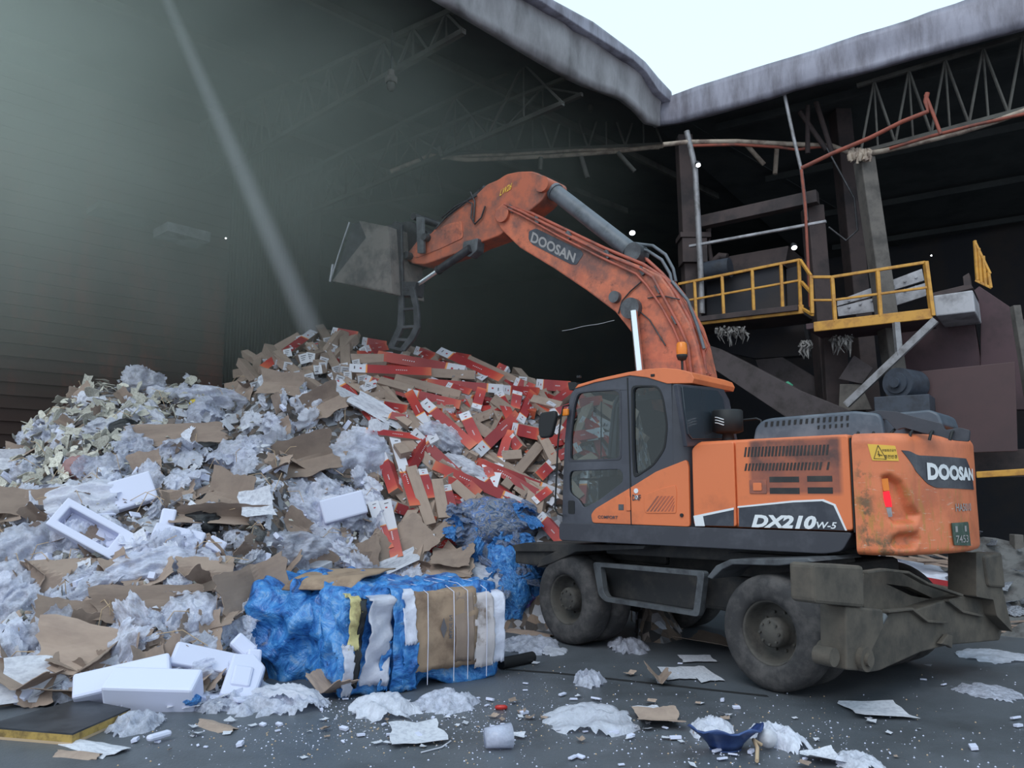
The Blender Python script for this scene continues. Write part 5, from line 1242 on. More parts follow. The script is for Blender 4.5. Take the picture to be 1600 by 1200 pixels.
def swap(me, mat): m2 = me.copy(); m2.materials[0] = mat; return m2
BF = [swap(FI[k], M['blue']) for k in range(3)]+[swap(FW[k], M['bluemix']) for k in range(2)]
FO = []
for k, (a_, b_, c_) in enumerate(((1, .5, .3), (1, .7, .5), (1, .25, .2), (1, .9, .15))):
    o = MB().box((0, 0, 0), (2*a_, 2*b_, 2*c_)).build('m', M['foam']); md = o.modifiers.new('b', 'BEVEL'); md.width = .07; md.segments = 2
    bpy.context.view_layer.update(); me = bpy.data.meshes.new_from_object(o.evaluated_get(bpy.context.evaluated_depsgraph_get())); bpy.data.objects.remove(o); FO.append(me)
def lay(name, me, px, py, w, h, ang, label, cat, group=None, tilt=.35, lift=.04, zs=None, face=.6, exact=False):
    p = S2(px, py)
    if not p: return None
    d = (p-O).length/F_PX; n = NRM(p.x, p.y); toc = (O-p).normalized()
    if p.z < .05: n = Vector((0, 0, 1)); face = 0 if not exact else face; tilt = min(tilt, .12)
    z = (n*(1-face)+toc*face+Vector((R.gauss(0, tilt), R.gauss(0, tilt), R.gauss(0, tilt)))).normalized()
    right = Vector((1, 0, 0)); up = z.cross(right).normalized(); right = up.cross(z)
    x = right*math.cos(ang)+up*math.sin(ang)
    sx, sy = w*d/2, h*d/2
    if p.z < .05: p = p+Vector((0, 0, .012))
    return mk(name, me, p+n*lift, basis(x, z), (sx, sy, zs if zs else (sx+sy)/2), label, cat, group)
def zone(px, py):
    if py > 1040: return 'at the floor edge of the pile'
    if px < 320 and py < 760: return 'on the far left shoulder of the pile'
    if py < 700: return 'below the carton heap'
    if px < 200: return 'low at the left side of the pile'
    if py > 900: return 'at the pile foot left of the blue bale'
    if px > 560: return 'between the carton slope and the bales'
    return 'across the middle of the pile'
ZA = [(0, 715), (60, 660), (130, 605), (290, 598), (400, 600), (480, 600), (560, 640), (600, 700), (620, 860), (700, 870), (660, 930), (520, 930), (440, 930), (395, 960), (390, 1080), (420, 1120), (300, 1112), (190, 1100), (0, 1095)]
ZR_ = [(0, 705), (60, 652), (130, 598), (200, 588), (290, 595), (330, 625), (220, 680), (130, 740), (60, 780), (0, 770)]
ZUP = [(380, 600), (480, 605), (560, 640), (600, 700), (610, 820), (420, 760), (300, 660)]
kinds = [('film', 'plastic_film', FI, 'clear grey plastic film', 'plastic film', 150, (40, 105), .5), ('filmw', 'plastic_film', FW, 'milky white plastic film', 'plastic film', 60, (30, 80), .5),
         ('cb', 'cardboard_piece', CB, 'torn brown cardboard piece', 'cardboard', 150, (22, 60), .5), ('pa', 'paper_sheet', PA, 'white paper sheet', 'paper', 110, (12, 40), .5),
         ('fo', 'foam_block', FO, 'white foam block', 'foam', 70, (10, 30), .6), ('gs', 'scrap_piece', GS, 'dull grey scrap fragment', 'scrap', 110, (10, 26), .6)]
for key, nm, ms, desc, cat, cnt, (w0, w1), tl in kinds:
    for i in range(cnt):
        x, y = rnd_in(ZA)
        if key == 'cb' and R.random() < .3: x, y = rnd_in([(60, 900), (380, 900), (380, 1080), (60, 1100)])
        sc_ = .6+.6*max(0, (y-600))/500; w = R.uniform(w0, w1)*sc_; h = w*R.uniform(.45, 1)
        zn = zone(x, y)
        lay(nm, R.choice(ms), x, y, w, h, R.uniform(0, PI), f'{desc} {zn}', cat, f'{desc} {zn}', tl, .05, face=.35)
for i in range(270):
    x, y = rnd_in(ZR_); w = R.uniform(7, 24)
    lay('board_shard', R.choice(RU), x, y+3, w, w*R.uniform(.3, .9), R.uniform(0, PI), 'pale yellowish board shard on the rubble shoulder at the far left', 'board shard', 'pale board shards on the far left shoulder', .8, R.uniform(0, .12), face=.3)
# small white crumbs strewn over the slopes
mb = MB()
for i in range(2600):
    x, y = rnd_in(ZA if i % 3 else ZC); p = S2(x, y)
    if not p: continue
    s = R.uniform(.012, .04); q_ = Matrix.Rotation(R.uniform(0, 6), 3, Vector((R.random(), R.random(), R.random()+.1)).normalized()); n = NRM(p.x, p.y)
    c = p+n*R.uniform(.02, .1); k = R.choice((0, 0, 0, 1, 2)); mb.add([c+q_@Vector(v)*s for v in ((-1, -.6, 0), (1, -.7, .1), (.8, .7, -.1), (-.9, .6, .2), (0, 0, .6))], [(0, 1, 2, 3), (0, 1, 4), (1, 2, 4), (2, 3, 4), (3, 0, 4)], k)
tag(mb.build('waste_crumbs', [M['paper'], M['kraft'], M['rubble']]), 'small white and brown crumbs strewn over the whole pile', 'crumbs', kind='stuff')
# strings and straws
for i in range(60):
    x, y = rnd_in(ZA); p = S2(x, y); a_ = R.uniform(0, PI); L = R.uniform(.15, .5)
    v = Vector((math.cos(a_), .3*R.uniform(-1, 1), math.sin(a_)*.7))*L; n = NRM(p.x, p.y)*.12
    o = MB().tube([p+n-v*.5, p+n*1.5+Vector((0, 0, .05)), p+n+v*.5], .0045, 5).build('packing_strap', M['kraft_in']); tag(o, 'thin pale packing strap '+zone(x, y), 'strap', 'thin pale straps '+zone(x, y))
# ---------------- pieces one can single out, placed one by one
HERO = [
 ('cardboard_piece', CB[0], 275, 690, 125, 34, .22, 'long flat brown cardboard panel lying across the left middle of the pile', 'cardboard'),
 ('cardboard_piece', CB[1], 352, 790, 62, 78, -.2, 'brown cardboard with pale straps crossed over it', 'cardboard'), ('cardboard_piece', CB[2], 470, 730, 90, 62, .4, 'large torn brown cardboard sheet in the middle of the pile', 'cardboard'),
 ('cardboard_piece', CB[3], 108, 915, 90, 60, .35, 'bent brown carton side with a white tape strip at the lower left', 'cardboard'), ('cardboard_piece', CB[0], 232, 955, 140, 50, .05, 'wide torn cardboard with a small white label at the lower left', 'cardboard'),
 ('cardboard_piece', CB[4], 118, 982, 84, 52, 0, 'grey brown cardboard tied with a pale string', 'cardboard'), ('cardboard_piece', CB[5], 385, 935, 100, 62, .5, 'cardboard sheet standing on edge left of the blue bale', 'cardboard'),
 ('cardboard_piece', CB[0], 180, 1035, 190, 70, -.15, 'big flattened brown cardboard under the foam blocks', 'cardboard'), ('cardboard_piece', CB[6], 320, 905, 74, 50, .3, 'curved brown cardboard above the torn wide one', 'cardboard'),
 ('cardboard_piece', CB[7], 335, 822, 120, 30, .08, 'dark edged cardboard lid lying nearly level', 'cardboard'), ('cardboard_piece', CB[1], 440, 612, 60, 40, 0, 'faded brown cardboard just below the left peak', 'cardboard'),
 ('cardboard_piece', CB[2], 500, 640, 60, 44, .5, 'faded cardboard sheet below the white sheets', 'cardboard'), ('cardboard_piece', CB[3], 585, 880, 70, 62, -.7, 'brown cardboard flap below the twin cartons', 'cardboard'),
 ('cardboard_piece', CB[0], 640, 850, 60, 70, -.9, 'crushed brown cardboard beside the twin cartons', 'cardboard'), ('cardboard_piece', CB[5], 30, 1100, 80, 46, 0, 'dark brown cardboard corner at the left frame edge', 'cardboard'),
 ('cardboard_piece', CB[4], 50, 800, 80, 40, .1, 'dusty brown cardboard at the left frame edge', 'cardboard'), ('cardboard_piece', CB[2], 480, 880, 60, 36, -.5, 'cardboard strip beside the small printed box', 'cardboard'),
 ('paper_sheet', PA[0], 600, 655, 110, 26, -.45, 'long white sheet sliding down beside the carton slope', 'sheet'), ('paper_sheet', PA[1], 430, 610, 34, 32, .3, 'bright white card below the left peak', 'card'),
 ('paper_sheet', PA[2], 586, 690, 34, 48, -.1, 'upright white box panel left of the steep carton', 'panel'), ('paper_sheet', PA[3], 545, 632, 60, 20, -.35, 'white sheet above the long sliding one', 'sheet'),
 ('paper_sheet', PA[0], 610, 890, 78, 22, .5, 'white strip leaning below the twin cartons', 'sheet'), ('paper_sheet', PA[2], 735, 812, 42, 40, .6, 'white sheet above the blue black film bale', 'sheet'),
 ('paper_sheet', PA[1], 400, 800, 46, 46, .3, 'pale cube shaped packing piece in the middle of the pile', 'packing'), ('paper_sheet', PA[2], 525, 800, 70, 36, .25, 'crumpled white packing sheet above the small printed box', 'sheet'),
 ('paper_sheet', PA[0], 90, 1075, 130, 60, .2, 'pinkish white sheet at the lower left of the pile', 'sheet'), ('paper_sheet', PA[1], 12, 710+20, 60, 30, 0, 'pale sheet at the left frame edge on the shoulder', 'sheet'),
 ('plastic_film', FI[0], 560, 730, 130, 100, .4, 'large clear film billowing beside the carton slope', 'plastic film'), ('plastic_film', FI[1], 375, 720, 90, 70, .2, 'clear film bag in the middle of the pile', 'plastic film'),
 ('plastic_film', FI[2], 255, 900, 150, 60, .25, 'clear film sheet above the torn wide cardboard', 'plastic film'), ('plastic_film', FW[0], 135, 790, 100, 62, .1, 'milky film sheet above the white foam frame', 'plastic film'),
 ('plastic_film', FI[3], 300, 980, 90, 90, .8, 'glossy clear film bag left of the blue bale', 'plastic film'), ('plastic_film', FI[4], 60, 870, 90, 90, .2, 'hazy clear film bag at the lower left', 'plastic film'),
 ('plastic_film', FI[5], 340, 630, 110, 40, .0, 'grey film along the upper left crest', 'plastic film'), ('plastic_film', FI[6], 445, 860, 130, 60, .3, 'clear film spread above the cardboard standing on edge', 'plastic film'),
 ('plastic_film', FW[1], 440, 1100, 110, 50, -.2, 'milky film with blue tape scraps beside the big foam block', 'plastic film'), ('plastic_film', FI[2], 690, 690, 80, 40, -.5, 'clear film between the cartons in the middle of the slope', 'plastic film'),
 ('plastic_film', FW[2], 720, 735, 80, 34, -.4, 'milky film between the cartons left of the wide white ended one', 'plastic film'), ('plastic_film', FI[0], 30, 1020, 110, 60, .0, 'hazy film at the left frame edge', 'plastic film'),
]
for nm, me, x, y, w, h, an, lb, cat in HERO: lay(nm, me, x, y, w, h, an, lb, cat, None, .08, .12, face=.6)
# foam pieces with cut-outs
def foamobj(name, mb, px, py, ang, label, w, tilt=(0, 0), bev=.025, lift=.15, face=.6, cat='foam'):
    p = S2(px, py); d = (p-O).length/F_PX; n = NRM(p.x, p.y); toc = (O-p).normalized()
    z = (n*(1-face)+toc*face).normalized(); z = (z+Vector((tilt[0], tilt[1], 0))).normalized(); right = Vector((1, 0, 0)); up = z.cross(right).normalized(); right = up.cross(z); x = right*math.cos(ang)+up*math.sin(ang)
    s = w*d/2; B_ = basis(x, z)
    mb.v = [v*s for v in mb.v]; o = mb.build(name, M['foam'], None, bev); o.matrix_world = Matrix.Translation(p+n*lift)@B_.to_4x4(); return tag(o, label, cat)
def fz(poly, holes, z0, z1): m_ = MB().wall(poly, holes, z0, z1); m_.v = [Vector((v.x, v.z, v.y)) for v in m_.v]; return m_
foamobj('foam_tray', fz([(-1, -.36), (1, -.36), (1, .36), (-1, .36)], [[(-.82, -.18), (.42, -.18), (.42, .2), (-.82, .2)]], -.2, .2).box((.1, 0, -.16), (1.8, .6, .06)), 158, 852, -.42, 'white foam frame with a rectangular opening at the lower left', 122)
foamobj('foam_block', MB().box((0, 0, 0), (2, .62, .5)), 200, 1082, .35, 'slanting white foam bar above the black board', 118, face=.3)
foamobj('foam_block', MB().box((0, 0, 0), (2, .75, .8)), 243, 1106, .03, 'long white foam block lying at the floor edge', 118, face=.15)
foamobj('foam_block', fz([(-.6, -.95), (.6, -.95), (.75, .5), (.3, 1), (-.5, .9)], [], -.3, .3).box((0, -.1, .3), (.7, .9, .2)), 372, 1085, .1, 'big white foam block with a raised middle beside the milky film', 78, face=.3, bev=.03)
foamobj('foam_block', fz([(-1, -.3), (.9, -.4), (1, .3), (-.9, .45)], [], -.12, .12), 312, 1050, .1, 'flat white foam slab above the big foam block', 90, face=.4)
foamobj('foam_block', MB().box((0, 0, 0), (2, 1.3, .8)), 372, 1025, -.6, 'grey white foam cube left of the blue bale', 34)
foamobj('foam_block', MB().box((0, 0, 0), (1.0, 2, .8)), 385, 1055, .1, 'narrow foam block below the grey white cube', 40)
foamobj('foam_block', MB().box((0, 0, 0), (2, .7, .5)), 248, 1160, 1.0, 'loose white foam bar lying on the floor by the black board', 34, face=0, lift=.05)
foamobj('foam_block', MB().box((0, 0, 0), (2, 1.1, 1)), 530, 805, .35, 'thick white foam wedge right of the middle', 66)
foamobj('foam_block', MB().box((0, 0, 0), (2, 1.6, .5)), 210, 785, .5, 'white foam panel with brown edge left of the middle', 56)
foamobj('foam_block', MB().box((0, 0, 0), (1, 2, .4)), 262, 832, .0, 'upright white panel beside the black lump', 40)
foamobj('foam_block', MB().box((0, 0, 0), (2, 1.5, 1)), 335, 868, -.4, 'small white foam cube below the black lump', 26)
foamobj('foam_block', MB().box((0, 0, 0), (2, .8, .5)), 280, 860, -.1, 'white foam bar below the upright white panel', 70)
# black lumps
def lump(px, py, w, h, label, m, name='plastic_lump', cat='lump', amp=.3, fq=1.6, zs=.7, lift=.1, seed=0):
    p = S2(px, py); d = (p-O).length/F_PX
    bm = bmesh.new(); bmesh.ops.create_icosphere(bm, subdivisions=4, radius=1)
    for v in bm.verts:
        n = v.co.normalized(); k = 1+amp*(1-2.5*abs(noise.noise(n*fq+Vector((seed, 0, 0)))))+amp*.4*noise.noise(n*fq*3+Vector((seed, 3, 0))); v.co = n*k
    me = bpy.data.meshes.new(name); bm.to_mesh(me); bm.free(); me.materials.append(m)
    for q_ in me.polygons: q_.use_smooth = True
    o = bpy.data.objects.new(name, me); link(o); o.location = p+Vector((0, .15, lift)); o.scale = (w*d/2, w*d/2*zs, h*d/2); o.rotation_euler = (0, R.uniform(-.2, .2), R.uniform(-.5, .5)); return tag(o, label, cat)
lump(302, 831, 66, 34, 'black crumpled lump in the left middle of the pile', M['blackbag'], amp=.2)
lump(182, 685, 50, 34, 'black bag on the left shoulder of the pile', M['blackbag'], amp=.15, seed=4)
lump(312, 712, 44, 20, 'flat dark bag below the long flat cardboard', M['blackbag'], amp=.2, seed=9)
lump(288, 1120, 22, 14, 'small blue bag on the floor edge', M['blue'], amp=.2, seed=2)
lump(112, 745, 44, 34, 'reddish crumpled lump on the left shoulder', pbr('dull_pink_plastic', srgb(150, 112, 112), .6), amp=.2, seed=12)
lump(298, 638, 16, 10, 'small yellow scrap on the crest', pbr('yellow_scrap', srgb(206, 180, 70), .6), amp=.2, seed=3)
# small printed box left of the bales
p = S2(485, 905); o = MB().box((0, 0, 0), (.42, .3, .22)).build('printed_box', M['paper'], None, .01); o.location = p+Vector((0, .05, .1)); o.rotation_euler = (.2, .1, -.4); tag(o, 'small white printed box above the blue bale', 'box')
# ---------------- bales
def balemesh(dx, dy, dz, n=26, amp=.06, seed=0, fq=5):
    bm = bmesh.new(); bmesh.ops.create_cube(bm, size=2); bmesh.ops.subdivide_edges(bm, edges=bm.edges[:], cuts=n, use_grid_fill=True)
    for v in bm.verts:
        c = v.co; q_ = Vector([max(-.84, min(.84, t_)) for t_ in c]); d_ = c-q_; c = q_+(d_.normalized()*.16 if d_.length > 1e-6 else d_)
        w = Vector((c.x*dx/2, c.y*dy/2, c.z*dz/2)); n_ = (c-Vector((0, 0, 0))).normalized()
        f = 1-3*abs(noise.noise(w*fq+Vector((seed, 0, 0)))); f2 = noise.noise(w*fq*2.5+Vector((seed, 5, 0)))
        w += n_*(amp*f+amp*.5*f2); w.z += dz/2; v.co = w
    me = bpy.data.meshes.new('bale'); bm.to_mesh(me); bm.free()
    for q_ in me.polygons: q_.use_smooth = True
    return me
# front corners of the right bale from the floor
fa, fb = G(530, 1094), G(782, 1056)
fx = (fb-fa); fx.z = 0; LB = fx.length; fx.normalize(); fy = Vector((-fx.y, fx.x, 0)); fy = fy if fy.y > 0 else -fy
rz = math.atan2(fx.y, fx.x)
HB = 1.0
B1 = thing('waste_bale', 'pressed bale of blue film faced with brown cardboard and white film', 'bale', fa+fx*LB/2+fy*.5, rz)
o = bpy.data.objects.new('blue_film_core', balemesh(LB*.96, .95, .93, amp=.07, seed=1, fq=3.5)); o.data.materials.append(M['blue']); link(o, B1)
def bface(u0, z0, u1, z1, name, m, seed, amp=.03, dy=-.5, topfold=0, n=14, skew=0, label=None):     # sheet pressed on the bale front; u runs along the front
    vs = []; fs = []; ny = n+(5 if topfold else 0)
    for j in range(ny+1):
        for i in range(n+1):
            u = u0+(u1-u0)*i/n+skew*(min(j, n)/n); rg = R.uniform(-.012, .012) if i in (0, n) or j in (0, ny) else 0
            z = z0+(z1-z0)*min(j, n)/n; y = dy-amp*1.0*noise.noise(Vector((u*5, z*5, seed)))-amp*.5*noise.noise(Vector((u*14, z*14, seed)))
            bulge = -.05*math.sin(PI*max(0, min(1, (z/.95)))); x = (u-.5)*LB
            if j > n: y += (j-n)/5*topfold; z += .02+.02*noise.noise(Vector((u*6, y*6, seed)))
            vs.append((x+rg, y+bulge, z+rg))
    for j in range(ny):
        for i in range(n): a_ = j*(n+1)+i; fs.append((a_, a_+1, a_+n+2, a_+n+1))
    o = MB().add(vs, fs, 0, True).build(name, m, B1); md = o.modifiers.new('s', 'SOLIDIFY'); md.thickness = .012
    if label: o['label'] = label
    return o
M['kraftprint'] = pbr('scuffed_kraft_panel', srgb(158, 134, 114), .85, col2=srgb(118, 96, 82), scale=2.2, thr=(.5, .68), bump=.1)
M['whiteprint'] = pbr('stained_white_board', srgb(196, 188, 192), .8, col2=srgb(120, 104, 96), scale=3, thr=(.55, .7), bump=.1)
M['yellowish'] = pbr('yellowed_film', srgb(196, 184, 130), .5, col2=srgb(120, 104, 70), scale=5, bump=.2)
bface(.40, .17, .80, .90, 'cardboard_panel', M['kraftprint'], 3, .035, dy=-.56, topfold=.35)
bface(.66, .22, .78, .88, 'cardboard_panel', M['kraft'], 4, .03, dy=-.575)
bface(.79, .14, .92, .84, 'printed_board', M['whiteprint'], 5, .03, dy=-.56, topfold=.4)
bface(.91, .16, 1.0, .84, 'white_film_strip', M['filmw'], 6, .04, dy=-.54, topfold=.5)
bface(.015, .45, .075, .90, 'yellow_strip', M['yellowish'], 7, .07, dy=-.56, topfold=.2, skew=.02)
bface(.0, .04, .05, .5, 'white_film_strip', M['filmw'], 27, .07, dy=-.56, skew=-.01)
bface(.05, .10, .085, .88, 'black_strip', M['blackbag'], 8, .06, dy=-.55, topfold=.15, skew=.035)
bface(.19, .05, .25, .5, 'blue_film_strip', M['blue'], 28, .09, dy=-.57, skew=.02)
bface(.10, .10, .24, .88, 'white_film_strip', M['filmw'], 9, .1, dy=-.58, topfold=.3, skew=.04)
bface(.27, .0, .34, .95, 'blue_film_strip', M['blue'], 10, .08, dy=-.6, topfold=.2)
bface(.33, .45, .41, .93, 'white_film_strip', M['filmw'], 11, .06, dy=-.58, topfold=.3)
bface(.33, .02, .42, .45, 'blue_film_strip', M['blue'], 12, .08, dy=-.58)
bface(.30, .84, .62, .9, 'top_film', M['filmw'], 13, .05, dy=-.5, topfold=.7)
mb = MB()
for dx_, dz_, s_ in ((-.06, .0, 1), (.0, .0, 1)): pass
def bmark(poly, name, m, dy=-.635): mb = MB(); vs = [((u-.5)*LB, dy, z) for u, z in poly]; n_ = len(vs); return MB().add(vs+[(a_, b_+.006, c_) for a_, b_, c_ in vs], [tuple(range(n_)), tuple(range(2*n_-1, n_-1, -1))]+[(i, (i+1) % n_, (i+1) % n_+n_, i+n_) for i in range(n_)]).build(name, m, B1)
bmark([(.575, .66), (.595, .56), (.575, .47), (.555, .56)], 'printed_diamond', M['ink'])
text_obj('MADE IN', lambda u, v: ((.608-.5)*LB+.035*LB*v*.6, -.637, .46+.22*u), 'printed_lettering', M['ink'], B1, .02)
for u in (.48, .645, .735, .86):      # strapping wires round the bale
    pts = [((u-.5)*LB, -.62, .05), ((u-.505)*LB, -.645, .5), ((u-.5)*LB, -.61, .9), ((u-.5)*LB, -.4, .955), ((u-.5)*LB, .3, .955)]
    MB().tube(pts, .004, 5).build('baling_strap', M['foam'], B1)
# left bale, blue film
la, lb_ = G(388, 1062), G(528, 1070)
fx2 = (lb_-la); fx2.z = 0; L2 = fx2.length; fx2.normalize(); fy2 = Vector((-fx2.y, fx2.x, 0)); fy2 = fy2 if fy2.y > 0 else -fy2
B2 = thing('waste_bale', 'pressed bale of bright blue film with a cardboard cap, the left bale', 'bale', la+fx2*(L2/2+.0)+fy2*.62, math.atan2(fx2.y, fx2.x))
for k_ in range(1):
    o = bpy.data.objects.new('blue_film_core', balemesh(L2*1.02, 1.15, .92, n=40, amp=.11, seed=20, fq=2.6)); o.data.materials.append(M['blue']); link(o, B2)
vs = []; fs = []
for j in range(13):
    for i in range(13):
        u, v = i/12, j/12; x = (-.12+.62*u+.0*v)*L2*1.3; y = -.62+v*1.15; z = 1.0-.16*max(0, .25-v)*4*(.25-v)*4*.6+.03*noise.noise(Vector((u*3, v*3, 2)))+.02*u
        vs.append((x, y, z))
for j in range(12):
    for i in range(12): a_ = j*13+i; fs.append((a_, a_+1, a_+14, a_+13))
o = MB().add(vs, fs, 0, True).build('cardboard_cap', M['kraftprint'], B2); md = o.modifiers.new('s', 'SOLIDIFY'); md.thickness = .015
# bale and film heap behind, right
lump(775, 835, 130, 84, 'crumpled blue and black film bundle high behind the bales', M['bluemix'], 'film_bundle', 'film bundle', .18, 1.6, .8, .1, 5)
lump(735, 850, 80, 60, 'dark film bundle left of the high blue black one', M['bluemix'], 'film_bundle', 'film bundle', .18, 1.8, .8, .1, 8)
lump(800, 930, 86, 120, 'blue film bundle standing between the bale and the front wheel', M['blue'], 'film_bundle', 'film bundle', .3, 2.0, .8, .1, 15)
lump(752, 925, 90, 60, 'pale and blue film bundle on top behind the cardboard faced bale', M['filmw'], 'film_bundle', 'film bundle', .25, 2.2, .9, .1, 17)
lump(822, 950, 34, 36, 'small blue and purple film ball beside the front wheel', bluefilm('blue_purple_film', [(.35, srgb(40, 100, 180)), (.5, srgb(120, 70, 150)), (.65, srgb(60, 150, 200))], 6), 'film_ball', 'film ball', .15, 2.0, .9, .1, 19)
for i in range(60):
    x, y = rnd_in([(700, 800), (840, 800), (850, 870), (820, 960), (770, 930), (700, 880)])
    lay('plastic_film', R.choice(BF), x, y, R.uniform(20, 50), R.uniform(14, 34), R.uniform(0, PI), 'crumpled blue film scrap on the bundles behind the bales', 'plastic film', 'blue film scraps on the bundles', .5, .25, face=.4)
# stack of flattened cardboard
p = S2(700, 905); st_ = PY(702, 905, p.y-.35)
for k in range(5):
    o = mk('flattened_carton', CB[(0, 4, 0, 6, 4)[k]], PY(700+k*1.5, 905-k*8, p.y-.25+.05*k), basis(Vector((1, .12-.05*k, .03)), Vector((.05, -.55, 1))), (.30-.01*k, .22, .2), ('lowest', 'second lowest', 'middle', 'second highest', 'topmost')[k]+' of the five flattened cartons stacked above the cardboard faced bale', 'flattened carton', 'flattened cartons stacked above the bale')
# ---------------- black board at the lower left
q_ = [G(*p_) for p_ in ((-30, 1153), (112, 1165), (203, 1124), (122, 1108))]
mb = MB(); th = .075; base = [Vector((v.x, v.y, .0)) for v in q_]
t = thing('padded_board', 'black board with a yellow foam core lying on the floor at the lower left', 'board', base[0])
def bl(z0, z1): 
    f = [v+Vector((0, 0, z0))-base[0] for v in base]; g_ = [v+Vector((0, 0, z1))-base[0] for v in base]
    return MB().add(f+g_, [(0,1,2,3),(7,6,5,4),(0,4,5,1),(1,5,6,2),(2,6,7,3),(3,7,4,0)])
bl(.02, .075).build('foam_core', pbr('yellow_foam_core', srgb(176, 146, 82), .9, col2=srgb(120, 98, 60), scale=8), t)
bl(.075, .088).build('black_cover', pbr('black_scuffed_sheet', srgb(40, 42, 48), .45, col2=srgb(62, 64, 70), scale=3), t); bl(.0, .02).build('backing', M['kraft_in'], t)
# ---------------- floor litter
FL = [('plastic_film', FW[0], 925, 1128, 130, 95, .1, 'large white film sheet crumpled on the open floor', 'plastic film', .3), ('plastic_film', FW[3], 1115, 1145, 62, 60, 0, 'white film beside the blue basin', 'plastic film', .3),
 ('plastic_film', FW[1], 1215, 1160, 60, 70, .4, 'crumpled white bag right of the blue basin', 'plastic film', .35), ('cardboard_piece', CB[1], 1028, 1130, 60, 50, 0, 'torn cardboard scrap right of the large white film', 'cardboard', .3),
 ('paper_sheet', PA[3], 1020, 1117, 36, 40, .2, 'white paper lying on the torn cardboard scrap', 'paper', .3), ('paper_sheet', PA[3], 1058, 1054, 40, 50, 0, 'left one of two flat white boards in front of the step', 'board', .02), ('paper_sheet', PA[3], 1098, 1055, 34, 60, .1, 'right one of two flat white boards in front of the step', 'board', .02),
 ('paper_sheet', PA[3], 1090, 1031, 46, 30, 0, 'flat white strip further under the step', 'board', .02), ('plastic_film', FW[2], 1555, 1027, 90, 60, 0, 'white film at the right frame edge by the stabiliser', 'plastic film', .12), ('plastic_film', FI[1], 1545, 1082, 70, 60, 0, 'clear film lying flat at the right', 'plastic film', .1),
 ('paper_sheet', PA[1], 1368, 1112, 74, 50, -.1, 'crumpled white and tan paper in front of the stabiliser', 'paper', .1), ('plastic_film', FI[3], 920, 1066, 50, 50, 0, 'dirty clear film on the floor joint', 'plastic film', .3), ('cardboard_piece', CB[5], 1028, 1068, 32, 30, 0, 'folded leaf of cardboard on the floor joint', 'cardboard', .3),
 ('plastic_film', FW[2], 600, 1110, 100, 90, .2, 'white film spread in front of the cardboard faced bale', 'plastic film', .35), ('plastic_film', FI[4], 700, 1100, 90, 70, 0, 'clear film with crumbs right of the spread white film', 'plastic film', .3), ('paper_sheet', PA[0], 650, 1150, 74, 70, .25, 'pale blue sheet on the open floor in front of the bales', 'sheet', .3),
 ('cardboard_piece', CB[2], 515, 1090, 30, 60, .8, 'cardboard strip standing at the corner of the blue bale', 'cardboard', .5), ('cardboard_piece', CB[3], 335, 1136, 60, 40, .1, 'tan cardboard scrap under the big foam block', 'cardboard', .2), ('plastic_film', FI[6], 470, 1105, 80, 60, .3, 'thin clear film in front of the blue bale', 'plastic film', .3),
 ('plastic_film', FI[2], 830, 1010, 90, 90, 0, 'clear film under the cardboard flap by the front wheel', 'plastic film', .3), ('cardboard_piece', CB[6], 830, 990, 80, 50, -.4, 'curved cardboard flap between the bale and the front wheel', 'cardboard', .5), ('plastic_film', FW[4], 860, 1018, 50, 40, 0, 'white film tongue beside the front wheel', 'plastic film', .1),
 ('plastic_film', FI[0], 215, 1135, 70, 60, 0, 'bluish film behind the black board', 'plastic film', .3), ('paper_sheet', PA[2], 145, 1168, 40, 70, 1.0, 'torn paper tongue at the corner of the black board', 'paper', .3), ('cardboard_piece', CB[6], 125, 1180, 60, 30, .1, 'curled brown paper in front of the black board', 'paper', .3),
 ('plastic_film', FW[1], 1340, 1196, 60, 50, 0, 'white film at the bottom frame edge', 'plastic film', .2), ('paper_sheet', PA[1], 1285, 1190, 44, 30, 0, 'white scrap beside the tan strip at the bottom edge', 'paper', .2), ('plastic_film', FI[5], 980, 1012, 60, 70, 0, 'dusty film scraps on the floor under the chassis', 'plastic film', .3), ('cardboard_piece', CB[4], 1110, 1010, 50, 60, .5, 'dusty cardboard scrap behind the near wheel', 'cardboard', .4)]
for nm, me, x, y, w, h, an, lb, cat, zs in FL:
    p = G(x, y); d = (p-O).length/F_PX
    zz = max(.03, zs*.9) if nm == 'plastic_film' else max(.03, zs*.5); mk(nm, me, p+Vector((0, 0, .015+zz*(.22 if nm == 'plastic_film' else .08))), Matrix.Rotation(an, 3, 'Z'), (w*d/2, h*d/2*1.5, zz), lb, cat)
# individual floor scraps and uncountable crumbs
def gp(): 
    while True:
        x, y = R.uniform(180, 1600), R.uniform(1035, 1200)
        dens = math.exp(-((x-620)/260)**2-((y-1120)/45)**2)+.35*math.exp(-((x-1180)/200)**2-((y-1155)/40)**2)+.06
        if R.random() < dens and not (1120 < x < 1420 and y < 1080) and y > 1130-(x > 780)*80-(x > 500)*40: return x, y
for i in range(150):
    x, y = gp(); p = G(x, y); s = R.uniform(.015, .05); me, nm, ds = R.choice(((FO[0], 'foam_scrap', 'white foam scrap'), (FO[1], 'foam_scrap', 'white foam scrap'), (PA[0], 'paper_scrap', 'white paper scrap'), (PA[1], 'paper_scrap', 'white paper scrap'), (CB[2], 'cardboard_scrap', 'brown cardboard scrap')))
    zn = 'on the floor before the bales' if x < 800 else ('on the floor around the blue basin' if x < 1300 else 'on the floor at the lower right')
    mk(nm, me, p+Vector((0, 0, s*.4+.004)), Matrix.Rotation(R.uniform(0, 6), 3, 'Z')@Matrix.Rotation(R.uniform(-.3, .3), 3, 'X'), (s, s*R.uniform(.5, 1), s*.6), 'small '+ds+' '+zn, 'scrap', 'small '+ds+'s '+zn)
mb = MB()
